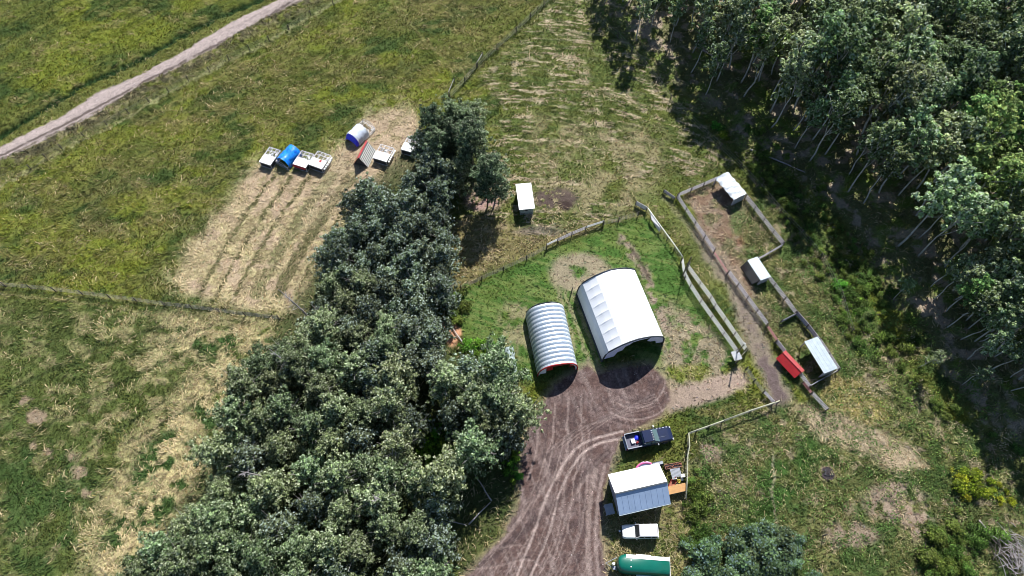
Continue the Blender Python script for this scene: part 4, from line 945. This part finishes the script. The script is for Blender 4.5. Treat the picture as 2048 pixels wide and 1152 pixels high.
log('grey fallen trunk beside the brush pile',(1955,1040),(2000,1090),.1)
x,y=at(2010,1105); t=thing('brush_pile','heap of bare grey sticks and branches at the lower right corner','brush pile',(x,y,gz(x,y)))
for g_ in range(3):
    mb=MB(); r_=random.Random(40+g_)
    for k in range(60):
        a_=r_.gauss(1.9,.7); cx,cy=r_.gauss(.6*g_,.9),r_.gauss(-.6*g_,1.3); L_=r_.uniform(.8,2.6); z=.2+r_.random()*.9
        mb.tube([(cx-math.cos(a_)*L_/2,cy-math.sin(a_)*L_/2,z+r_.uniform(-.3,.3)),(cx+.1,cy,z+.1),(cx+math.cos(a_)*L_/2,cy+math.sin(a_)*L_/2,z+r_.uniform(-.3,.4))],[.05,.04,.015],5)
    mb.build('stick_layer',M['dead' if g_ else 'barkd'],t)

# ================================================================ trees and shrubs
def unit(r,n):
    v=r.normal(0,1,(n,3)); return v/np.linalg.norm(v,axis=1)[:,None]
def leafcloud(r,cl,rc,n,size,base,var=.45,tint=None,flat=.75,up=.45):
    """n leaf clumps spread over the shells of the clusters cl (k,3) with radii rc"""
    k=len(cl); w=rc**2; pick=r.choice(k,n,p=w/w.sum())
    d=unit(r,n); d[:,2]=np.where(d[:,2]<-.35,-d[:,2],d[:,2])
    rr=rc[pick]*(.25+1.05*r.random(n))
    P=cl[pick]+d*rr[:,None]*np.array([1,1,flat])
    nrm=d*.45+unit(r,n)*.60+np.array([.12,.30,up+.25]); nrm/=np.linalg.norm(nrm,axis=1)[:,None]
    t=np.cross(nrm,unit(r,n)); t/=np.linalg.norm(t,axis=1)[:,None]+1e-9; b=np.cross(nrm,t)
    s=(size*r.uniform(.55,1.35,n))[:,None]
    V=np.stack([P-t*s,P-b*s*.55+nrm*s*.18,P+t*s,P+b*s*.55+nrm*s*.18],1).reshape(-1,3)
    F=np.arange(4*n).reshape(-1,4)
    ct=np.exp(r.normal(0,.30,k))
    c=np.array(base)[None]*((1+r.normal(0,var,n)).clip(.35,2.1)*ct[pick])[:,None]
    if tint is not None:
        m=(r.random(n)<tint[1])[:,None]; c=np.where(m,np.array(tint[0])*r.uniform(.7,1.2,n)[:,None],c)
    return V,F,np.repeat(c.clip(.003,.6),4,axis=0)
def tree_proto(kind,seed):
    r=np.random.default_rng(seed); rr=random.Random(seed)
    K=dict(aspen=dict(h=14.6,R=2.15,lo=.50,n=3000,s=.20,c=(.148,.212,.082),bark='bark',tr=.12,tint=((.38,.47,.33),.20)),  # tint: share of leaves painted pale as sunlit highlights
           aspen_pale=dict(h=14.2,R=2.15,lo=.48,n=2800,s=.20,c=(.215,.285,.125),bark='bark',tr=.12,tint=((.44,.51,.38),.22)),
           aspen_bright=dict(h=13.5,R=2.0,lo=.44,n=2800,s=.20,c=(.158,.255,.082),bark='bark',tr=.12,tint=((.28,.36,.10),.15)),
           poplar=dict(h=9.5,R=2.3,lo=.14,n=6200,s=.155,c=(.112,.150,.078),bark='barkd',tr=.15,tint=((.42,.50,.44),.26)),
           willow=dict(h=10.5,R=2.8,lo=.18,n=7600,s=.150,c=(.118,.158,.070),bark='barkd',tr=.18,tint=((.42,.48,.31),.26)),
           dark=dict(h=11.,R=2.3,lo=.2,n=7000,s=.14,c=(.090,.135,.068),bark='barkd',tr=.12,tint=((.28,.34,.23),.18)))[kind]
    h,Rr,lo=K['h'],K['R'],K['lo']
    root=bpy.data.objects.new(kind,None); col.objects.link(root)
    # tufts of leaves gathered along the outer reach of the limbs
    asp=kind.startswith('aspen'); nl=17; cl=[]; limbs=[]
    for j in range(nl):
        f=(j+.5)/nl; z=h*(lo+(1-lo)*(.06+.9*f)); wprof=math.sin(math.pi*min(1,(.12+.80*f)**(.85 if asp else .7)))**.7
        a_=j*2.4+r.uniform(-.5,.5); L_=Rr*wprof*r.uniform(.75,1.15)
        limbs.append((a_,L_,z))
    nt=K['n']//22
    while len(cl)<nt:
        a_,L_,z=limbs[r.integers(nl)]; t=r.random()**.55; sp=.08*Rr+.13*Rr*t
        cl.append((L_*t*math.cos(a_)+r.normal(0,sp),L_*t*math.sin(a_)+r.normal(0,sp),z+.30*L_*t+r.normal(0,.07*h*(1-lo)+.15)))
    cl=np.array(cl); cl[:,2]=np.clip(cl[:,2],h*lo*.8,h*1.0); nc=nt
    rc=r.uniform(.14,.42,nc)*(.55+.18*Rr)
    V,F,c=leafcloud(r,cl,rc,K['n'],K['s'],K['c'],tint=K['tint'],var=.55)
    npmesh('crown',V,F,M['leaf'],c,parent=root)
    # trunk with limbs
    mb=MB(); n=8; bend=rr.uniform(-.8,.8); b2=rr.uniform(-.7,.7); pts=[(bend*math.sin(2.4*k/(n-1))+.12*math.sin(k*2.1+seed),b2*math.sin(4.2*k/(n-1)),-.3+h*.93*k/(n-1)) for k in range(n)]
    mb.tube(pts,[K['tr']*(1-.85*(k/(n-1)))+.015 for k in range(n)],7)
    for j in range(9):
        q=cl[rr.randrange(nc)]; k=max(1,min(n-2,int((q[2]-1.4)/(h*.93)*(n-1)))); p=pts[k]
        mb.tube([p,((p[0]+q[0])/2,(p[1]+q[1])/2,(p[2]+q[2])/2-.15),tuple(q)],[.06,.045,.02],5)
    mb.build('trunk',M[K['bark']],root,sm=True)
    if kind in('willow','poplar') and seed%2:                       # bare grey branches poking out of the crown
        mb=MB()
        for j in range(7):
            a_=rr.uniform(0,6.28); q=(Rr*.95*math.cos(a_),Rr*.95*math.sin(a_),h*rr.uniform(.75,1.0)); p=pts[4]
            mid=((p[0]+q[0])*.5,(p[1]+q[1])*.5,(p[2]+q[2])*.5+.6); mb.tube([p,mid,q],[.05,.04,.012],5)
            for s in(-1,1): mb.tube([mid,(mid[0]+s*.7,mid[1]+.5*s,mid[2]+.9)],[.025,.008],4)
        mb.build('bare_branch_crown',M['dead'],root)
    return root
def copy_tree(root,name,x,y,sc,rz,tilt=(0,0)):
    r=root.copy(); r.name=name; col.objects.link(r); r.location=(x,y,gz(x,y)-.05); r.rotation_euler=(tilt[0],tilt[1],rz); r.scale=(sc,sc,sc*1.0)
    for ch in root.children:
        c=ch.copy(); col.objects.link(c); c.parent=r
    return r
protos={k:[tree_proto(k,10*i+s) for s in range(n)] for i,(k,n) in enumerate((('aspen',5),('aspen_pale',3),('aspen_bright',2),('poplar',4),('willow',4),('dark',2)),1)}
def poisson(poly,dmin,seed,nmax,tries=30000):
    P=np.array(poly); lo,hi=P.min(0),P.max(0); r=np.random.default_rng(seed)
    c=r.uniform(lo,hi,(tries,2)); sd=sdpoly(c[:,0],c[:,1],poly); c=c[sd<0]; out=[]
    for p in c:
        if all((p[0]-q[0])**2+(p[1]-q[1])**2>dmin*dmin for q in out):
            out.append(p)
            if len(out)>=nmax: break
    return np.array(out)
pick=random.Random(77)
KN=dict(aspen='aspen_tree',aspen_pale='aspen_tree',aspen_bright='aspen_tree',poplar='poplar_tree',willow='willow_tree',dark='dark_tree')
_o='first second third fourth fifth sixth seventh eighth ninth tenth eleventh twelfth thirteenth fourteenth fifteenth sixteenth seventeenth eighteenth nineteenth'.split()
def nth(i):                                          # 0 -> first
    i+=1
    if i<20: return _o[i-1]
    t=('twenty','thirty','forty','fifty','sixty')[i//10-2]
    return ({'twenty':'twentieth','thirty':'thirtieth','forty':'fortieth','fifty':'fiftieth','sixty':'sixtieth'}[t]) if i%10==0 else t+'-'+_o[i%10-1]
def rows(objs,cut):                                  # objs (px,py,obj,fmt): rows from the top of the photo, places from the left
    R_={}
    for px,py,o,f in objs: R_.setdefault(int(np.searchsorted(cut,py)),[]).append((px,o,f))
    for j,k in enumerate(sorted(R_)):
        for i,(px,o,f) in enumerate(sorted(R_[k],key=lambda q:q[0])): o['label']=f%(nth(i),nth(j))
def bare(x,y):
    a,b=topx(np.array([x]),np.array([y])); return float(a[0]),float(b[0])
def plant(kind,x,y,sc,label,cat='tree',group=None,tilt=.035):
    p=pick.choice(protos[kind]); sc*=pick.uniform(.88,1.12)
    t=copy_tree(p,KN[kind],x,y,sc,pick.uniform(0,6.28),(pick.gauss(0,tilt),pick.gauss(0,tilt)))
    last[0]=t; return tag(t,label,cat,group)
last=[None]; gobj=[]; hobj=[]
# the wood at the right
EDGE=[(1185,-30),(1215,35),(1262,75),(1310,112),(1362,150),(1405,190),(1462,235),(1515,262),(1560,290),(1610,318),(1655,338),(1700,392),(1745,425),(1800,500),(1838,553),
      (1885,600),(1925,650),(1960,700),(2010,745),(2060,790),(2130,840)]
WOOD=[at(*p) for p in EDGE]+[at(2520,840),at(2400,-140),at(1185,-140)]
edgeW=[at(*p) for p in EDGE]
wp=[q for q in poisson([tuple(q) for q in WOOD],2.78,5,900,40000) if bare(*q)[0]<2075 and bare(*q)[1]>-60]
ne=0; wobj=[]
cand=[]
for x,y in wp:
    de=float(sdline(np.array([x]),np.array([y]),edgeW)[0]); px,py=topx(np.array([x]),np.array([y])); cand.append((float(px[0]),float(py[0]),x,y,de))
cand.sort(key=lambda q:(q[0]))
ords='first second third fourth fifth sixth seventh eighth ninth tenth eleventh twelfth thirteenth fourteenth fifteenth sixteenth seventeenth eighteenth nineteenth twentieth twenty-first twenty-second twenty-third twenty-fourth twenty-fifth twenty-sixth twenty-seventh twenty-eighth twenty-ninth thirtieth thirty-first thirty-second thirty-third thirty-fourth thirty-fifth thirty-sixth thirty-seventh thirty-eighth thirty-ninth fortieth'.split()
for px,py,x,y,de in cand:
    if de<3.5 and float(vn(np.array([x/3.1]),np.array([y/3.1]),15)[0])<.36: continue
    n_=float(vn(np.array([x/9.]),np.array([y/9.]),5)[0]); br=sstep(1750,1950,np.float64(px))*.5+.1
    if px<1420 and pick.random()<.5: kind='dark' if pick.random()<.35 else 'aspen'
    else: kind='aspen_bright' if n_<.34*br*2.2 else ('aspen_pale' if n_<.55 else 'aspen')
    sc=1.05+.10*math.sin(x*.7)+(.08 if de>4 else 0)
    if px<1420: sc*=.78
    sc*=pick.uniform(.82,1.08)
    if de<1.5 and ne<40:
        lb='%s pale trunked tree along the wood edge counted from the top left'%ords[ne]; ne+=1; g='trees along the edge of the wood'
    else:
        reg='left tip' if px<1450 else (('upper ' if py<150 else 'lower ')+'middle' if px<1800 else (('upper' if py<150 else 'middle' if py<380 else 'lower')+' right' if px<2020 else ('upper' if py<150 else 'middle' if py<380 else 'lower')+' outer edge'))
        kw={'aspen':'mid green aspen','aspen_pale':'pale green aspen','aspen_bright':'yellow green aspen','dark':'thin dark tree'}[kind]
        lb='%s crowded at the %s of the wood'%(kw,reg); g='%s trees inside the %s of the wood'%(kw,reg)
    o_=plant(kind,x,y,sc,lb,'tree',g)
    if not g.startswith('trees along'): wobj.append((px,py,o_,kw+', %s from the left in the %s row of the wood'))
rows(wobj,[-60,0,60,120,180,250,330,420,520,640])
for px,py,k,sc,lb in ((1838,735,'aspen_pale',.42,'small pale leaved tree standing alone below the wood with a dark shadow'),(1925,770,'aspen_pale',.42,'small pale leaved tree right of the lone small one'),
                   (1720,640,'aspen_bright',.25,'bright green sapling beyond the grey roofed lean-to'),(1785,600,'aspen',.4,'young tree in front of the wood above the lone small trees')):
    x,y=at(px,py); plant(k,x,y,sc,lb)
yobj=[]
for i,(x,y) in enumerate(poisson([at(*p) for p in [(1855,565),(1930,560),(2080,600),(2120,830),(2040,800),(1955,745),(1900,690)]],2.0,31,46)):
    o_=plant(pick.choice(['aspen_pale','aspen','aspen_bright','aspen_pale']),x,y,.68,'x','tree','young aspens at the right end of the wood edge'); yobj.append((*bare(x,y),o_,'low young aspen, %s from the left in the %s row of the thicket at right'))
rows(yobj,[650,700,750])
# the grove: crown positions on a plane at crown height
GROVEU=[(760,365),(850,330),(905,380),(895,450),(888,540),(884,640),(870,720),(780,740),(690,680),(600,640),(640,560),(655,470),(690,400)]
GROVEL=[(575,660),(680,690),(790,740),(870,745),(1000,728),(1060,790),(1040,850),(985,900),(900,880),(905,960),(885,1030),(872,1100),(868,1200),(250,1200),(300,1100),(350,1040),(400,965),(420,900),(455,850),(470,790),(505,720)]
gu=poisson([at(*p,7.) for p in GROVEU],2.5,11,90); gl=poisson([at(*p,8.) for p in GROVEL],2.9,12,130)
for i,(x,y) in enumerate(gu):
    px,py=topx(np.array([x]),np.array([y])); px=float(px[0]); py=float(py[0])
    k='poplar' if (py<600 or px>800) else pick.choice(['poplar','willow'])
    reg='top end' if py<430 else ('left side' if px<720 else ('right side' if px>820 else 'middle'))
    plant(k,x,y,.86,'x','tree','%s trees of the upper grove'%k); gobj.append((px,py,last[0],'grey green %s tree, %%s from the left in the %%s row of the upper grove'%k))
for i,(x,y) in enumerate(gl):
    px,py=topx(np.array([x]),np.array([y])); px=float(px[0]); py=float(py[0]); q8=topx(np.array([x*CAMH/(CAMH-8)]),np.array([y*CAMH/(CAMH-8)]))
    if any(math.hypot(float(q8[0][0])-hx,float(q8[1][0])-hy)<hr for hx,hy,hr in((600,955,30),(740,810,22),(860,745,28),(870,885,36),(480,1040,20),(800,1010,18))): continue
    k=pick.choice(['willow','willow','willow','poplar'])
    reg='field side' if px<560 else ('yard side' if px>900 else ('bottom edge' if py>1040 else 'heart'))
    plant(k,x,y,.98 if px>870 else .9,'x','tree','%s trees of the lower grove'%k); hobj.append((px,py,last[0],'olive green %s tree, %%s from the left in the %%s row of the lower grove'%k))
rows(gobj,[430,490,550,610,670,730]); rows(hobj,[740,800,860,920,980,1040,1100])
for px,py,k,sc,lb in ((905,300,'willow',1.1,'tall grey green tree at the very top of the grove below the pale board brace'),(930,310,'willow',1.05,'grey green tree right of the very top tree of the grove'),
                  (880,320,'dark',1.1,'dark tree left of the very top tree of the grove'),(945,350,'dark',1.15,'tall dark tree at the right of the grove top'),(915,350,'dark',1.1,'dark tree in the middle of the grove top'),
                  (885,360,'dark',1.05,'dark tree in the hollow near the grove top'),(862,345,'poplar',.9,'grey green tree beside the half hidden poultry pen'),(920,395,'willow',.8,'tree at the lower right of the grove top'),
                  (895,400,'poplar',.95,'tree linking the grove top to the upper grove'),(870,385,'poplar',.95,'tree below the half hidden poultry pen'),(950,300,'willow',.9,'grey green tree at the paddock side of the grove top'),
                  (976,414,'dark',.98,'left of the two thin dark trees beside the white shed'),(989,404,'dark',1.0,'right of the two thin dark trees beside the white shed'),
                  (848,322,'poplar',.7,'small tree overhanging the half hidden poultry pen')):
    x,y=at(px,py); plant(k,x,y,sc,lb,'tree',None,.02)
# dead grey trees
def deadtree(px,py,h,label,seed,tilt):
    r=random.Random(seed); x,y=at(px,py); t=thing('dead_tree',label,'dead tree',(x,y,gz(x,y)))
    t.rotation_euler=(tilt[0],tilt[1],0); mb=MB(); mb.tube([(0,0,-.2),(.2,.1,h*.5),(0,0,h)],[.16,.11,.03],7).build('trunk',M['dead'],t)
    mb=MB()
    for k in range(16):
        z=h*r.uniform(.35,.97); a_=r.uniform(0,6.28); l=r.uniform(.6,1.9)*(1.25-z/h); e=(l*math.cos(a_),l*math.sin(a_),z+l*.5)
        mb.tube([(.1,.05,z),((e[0])*.5,e[1]*.5,z+.15*l),e],[.045,.03,.01],5); mb.tube([(e[0]*.5,e[1]*.5,z+.15*l),(e[0]*.7+.4*math.sin(a_),e[1]*.7+.4*math.cos(a_),z+.7*l)],[.02,.008],4)
    mb.tube([(.12,.06,h*.3),(.15,.08,h*.5),(.03,.02,h*.98)],[.05,.05,.02],5)
    mb.build('limbs',M['dead'],t)
deadtree(1985,85,15,'dead grey tree top showing at the upper right of the wood',1,(0,.1)); deadtree(1990,350,14,'dead grey tree at the right edge of the wood',2,(.05,.25))
deadtree(620,770,13,'dead grey branches above the field side of the grove',3,(0,-.1)); deadtree(560,965,13,'dead grey branches low in the grove',4,(.1,0)); deadtree(640,660,12.5,'dead grey snag at the upper left of the grove',6,(0,-.15))
deadtree(1890,425,13,'leaning dead grey tree in the right of the wood',5,(.1,.3)); deadtree(770,1010,13.5,'bare grey branches near the grove bottom',7,(.1,.1))
# shrubs
def shrub_proto(c,seed,n,s,tint):
    r=np.random.default_rng(seed); nc=9; cl=np.stack([r.normal(0,.42,nc),r.normal(0,.42,nc),r.uniform(.25,.8,nc)],1); rc=r.uniform(.3,.5,nc)
    V,F,cc=leafcloud(r,cl,rc,n,s,c,tint=tint); root=bpy.data.objects.new('shrub',None); col.objects.link(root)
    npmesh('foliage',V,F,M['leaf'],cc,parent=root)
    mb=MB()
    for q in cl[:5]: mb.tube([(0,0,-.1),(q[0]*.5,q[1]*.5,q[2]*.5),tuple(q)],[.035,.025,.01],5)
    mb.build('stems',M['barkd'],root); return root
SP={'yellow':[shrub_proto((.19,.24,.015),s,700,.10,((.3,.34,.04),.2)) for s in(1,2)],'green':[shrub_proto((.075,.125,.022),s,800,.10,((.14,.2,.04),.15)) for s in(3,4)],
    'bright':[shrub_proto((.085,.20,.02),s,800,.11,((.16,.3,.05),.2)) for s in(5,6)],'blue':[shrub_proto((.105,.165,.072),s,1100,.10,((.17,.25,.22),.2)) for s in(7,8)],
    'rust':[shrub_proto((.17,.13,.06),s,600,.09,((.25,.2,.1),.2)) for s in(9,)]}
def shrub(kind,px,py,sc,label,group=None):
    x,y=at(px,py); p=pick.choice(SP[kind]); return tag(copy_tree(p,'shrub',x,y,sc*pick.uniform(.85,1.15),pick.uniform(0,6.28)),label,'shrub',group)
rs=random.Random(5)
def scatter(kind,poly,n,sc,label,group,dmin=1.0):
    pts=sorted([(*bare(x,y),x,y) for x,y in poisson([at(*p) for p in poly],dmin,rs.randrange(999),n,6000)])
    for i,(px,py,x,y) in enumerate(pts):
        p=pick.choice(SP[kind]); tag(copy_tree(p,'shrub',x,y,sc*pick.uniform(.55,1.3),pick.uniform(0,6.28)),label+', %s from the left'%nth(i),'shrub',group)
scatter('blue',[(1400,1075),(1440,1050),(1520,1060),(1600,1075),(1622,1120),(1640,1300),(1380,1300)],50,1.6,'blue green willow shrub below right of the cabin','blue green willow shrubs at the bottom',1.15)
scatter('green',[(1860,1050),(1920,1040),(1990,1060),(1960,1110),(2000,1300),(1830,1300),(1845,1100)],46,1.15,'yellow green low shrub in the patch left of the brush pile','yellow green shrubs left of the brush pile',1.0)
scatter('yellow',[(1900,945),(1950,935),(1975,985),(1930,1000),(1905,985)],9,1.0,'vivid yellow shrub in the patch above the brush pile','vivid yellow green shrubs',.8)
scatter('yellow',[(1970,960),(2010,975),(2030,1010),(1995,1010)],7,.7,'small yellow shrub just right of the vivid patch','small yellow shrubs',.7)
scatter('bright',[(845,845),(890,860),(900,925),(860,920)],10,1.3,'fresh green shrub in the sunny gap inside the lower grove','fresh green shrubs in the grove gap',.9)
scatter('bright',[(930,690),(985,690),(1000,730),(950,720)],10,.8,'fresh green shrub by the covered cart','fresh green shrubs by the orange soil',.8)
scatter('green',[(1495,330),(1540,330),(1700,560),(1760,700),(1700,690),(1640,560),(1560,440)],44,.9,'low green shrub between the pens and the wood','low shrubs between the pens and the wood',1.3)
scatter('bright',[(1650,570),(1700,560),(1740,640),(1700,650)],12,.8,'bright green shrub beyond the pens','bright green shrubs beyond the pens',1.0)
scatter('green',[(1480,240),(1560,300),(1700,440),(1820,640),(1900,780),(2040,900),(1990,930),(1850,800),(1750,680),(1650,520),(1540,380)],50,.95,'green shrub at the foot of the shaded wood edge','shrubs at the foot of the wood edge',1.5)
scatter('green',[(1378,950),(1405,950),(1410,1050),(1385,1152),(1372,1152)],14,.9,'green weed shrub along the pole fence right of the cabin','weed shrubs along the pole fence',.8)
scatter('green',[(880,590),(925,590),(930,640),(890,650)],9,1.0,'green shrub at the grove edge above the orange soil','shrubs above the orange soil',.8)
scatter('bright',[(1000,930),(1035,900),(1045,960),(1010,980)],6,.6,'bright green plant in the shade beside the yard','bright plants in the shade by the yard',.8)
for px,py,k,sc,lb in ((1445,275,'yellow',1.0,'bright green bush in the shade of the wood above the upper pen'),(1432,258,'bright',.9,'green bush up left of the bright bush above the upper pen'),
     (107,182,'green',.45,'small dark tuft left in the field above the gravel road'),(230,132,'green',.55,'small dark tuft with pale grass beside the road ditch'),(678,85,'green',.6,'dark tuft in the field below the road'),
     (1378,1090,'blue',.8,'small bluish bush right of the green trailer')): shrub(k,px,py,sc,lb)
for L_ in list(protos.values())+list(SP.values()):
    for p in L_:
        for ch in list(p.children): bpy.data.objects.remove(ch)
        bpy.data.objects.remove(p)
# ---------------------------------------------------------------- rough weeds: leafy ground cover nobody could count
def weeds(name,polys,dens,seed,label,cols,hmax=.5):
    r=np.random.default_rng(seed); PP=[]; 
    for poly in polys:
        wpl=np.array([at(*p) for p in poly]); lo,hi=wpl.min(0),wpl.max(0); n=int(np.prod(hi-lo)*dens)
        c=r.uniform(lo,hi,(n,2)); c=c[sdpoly(c[:,0],c[:,1],[tuple(q) for q in wpl])<0]; PP.append(c)
    c=np.concatenate(PP); m=fbm(c[:,0]/1.3,c[:,1]/1.3,seed,3); keep=m>.45; c=c[keep]; m=m[keep]; n=len(c)
    hgt=(m-.45)*hmax*6*r.random(n)**.7; z=lookup(gH,c[:,0],c[:,1])+hgt.clip(.03,hmax)
    P=np.stack([c[:,0],c[:,1],z],1); nrm=unit(r,n)*.7+np.array([0,0,.8]); nrm/=np.linalg.norm(nrm,axis=1)[:,None]
    t=np.cross(nrm,unit(r,n)); t/=np.linalg.norm(t,axis=1)[:,None]; b=np.cross(nrm,t); s=r.uniform(.06,.15,n)[:,None]
    V=np.stack([P-t*s,P-b*s*.5,P+t*s,P+b*s*.5],1).reshape(-1,3)
    ci=fbm(c[:,0]/2.5,c[:,1]/2.5,seed+9,3); sel=np.clip(((ci-.3)/.4*len(cols)).astype(int),0,len(cols)-1)
    cc=np.array(cols)[sel]*r.uniform(.55,1.5,n)[:,None]
    return tag(npmesh(name,V,np.arange(4*n).reshape(-1,4),M['blade'],np.repeat(cc,4,axis=0)),label,'weeds',kind='stuff')
weeds('undergrowth',[[(1495,340),(1590,330),(1760,500),(1900,720),(2060,850),(2060,1000),(1850,900),(1720,800),(1690,700),(1600,500)],[(1180,0),(1400,170),(1560,300),(1500,340),(1400,240),(1260,110)]],26,5,'leafy weeds and undergrowth along the wood',
      [(.09,.15,.035),(.13,.21,.04),(.22,.26,.06),(.12,.17,.06),(.26,.22,.14)],.6)  # undergrowth colours raised to lift the shaded belt
weeds('rough_weeds',[[(1400,900),(1600,820),(1700,760),(2060,960),(2060,1180),(1380,1180)],[(1570,500),(1640,520),(1760,700),(1700,780),(1650,700),(1600,610)]],42,6,'mixed rough weeds on the ground at lower right',[(.07,.11,.028),(.12,.16,.04),(.22,.2,.10),(.09,.14,.035)],.4)

# ---------------------------------------------------------------- loose stones and clods on the yard, road and lane
r=np.random.default_rng(99); n=26000; y=r.uniform(3,104,n); x=r.uniform(-1,1,n)*(62+y*.36)
k=(lookup(gYM,x,y)+lookup(gRM,x,y)*.8+.05*(lookup(gG,x,y)<.45))>r.random(n)*.9; x,y=x[k],y[k]; n=len(x)
oct_=np.array([[1,0,0],[-1,0,0],[0,1,0],[0,-1,0],[0,0,1.],[0,0,-.5]]); of=np.array([[0,2,4],[2,1,4],[1,3,4],[3,0,4],[2,0,5],[1,2,5],[3,1,5],[0,3,5]])
sz=(.025+.05*r.random(n)**3)[:,None,None]; V=oct_[None]*sz*r.uniform(.6,1.4,(n,6,1))+np.stack([x,y,lookup(gH,x,y)+.01],1)[:,None,:]
cc=lookup(gC,x,y)*r.uniform(.6,2.6,n)[:,None]; cc=np.where((r.random(n)<.04)[:,None],.6,cc).clip(0,.7)
tag(npmesh('loose_stones',V.reshape(-1,3),(np.arange(n)[:,None,None]*6+of[None]).reshape(-1,3),M['stone'],np.repeat(cc,6,axis=0)),'small loose stones and clods scattered on the dirt yard and gravel road','stones',kind='stuff')
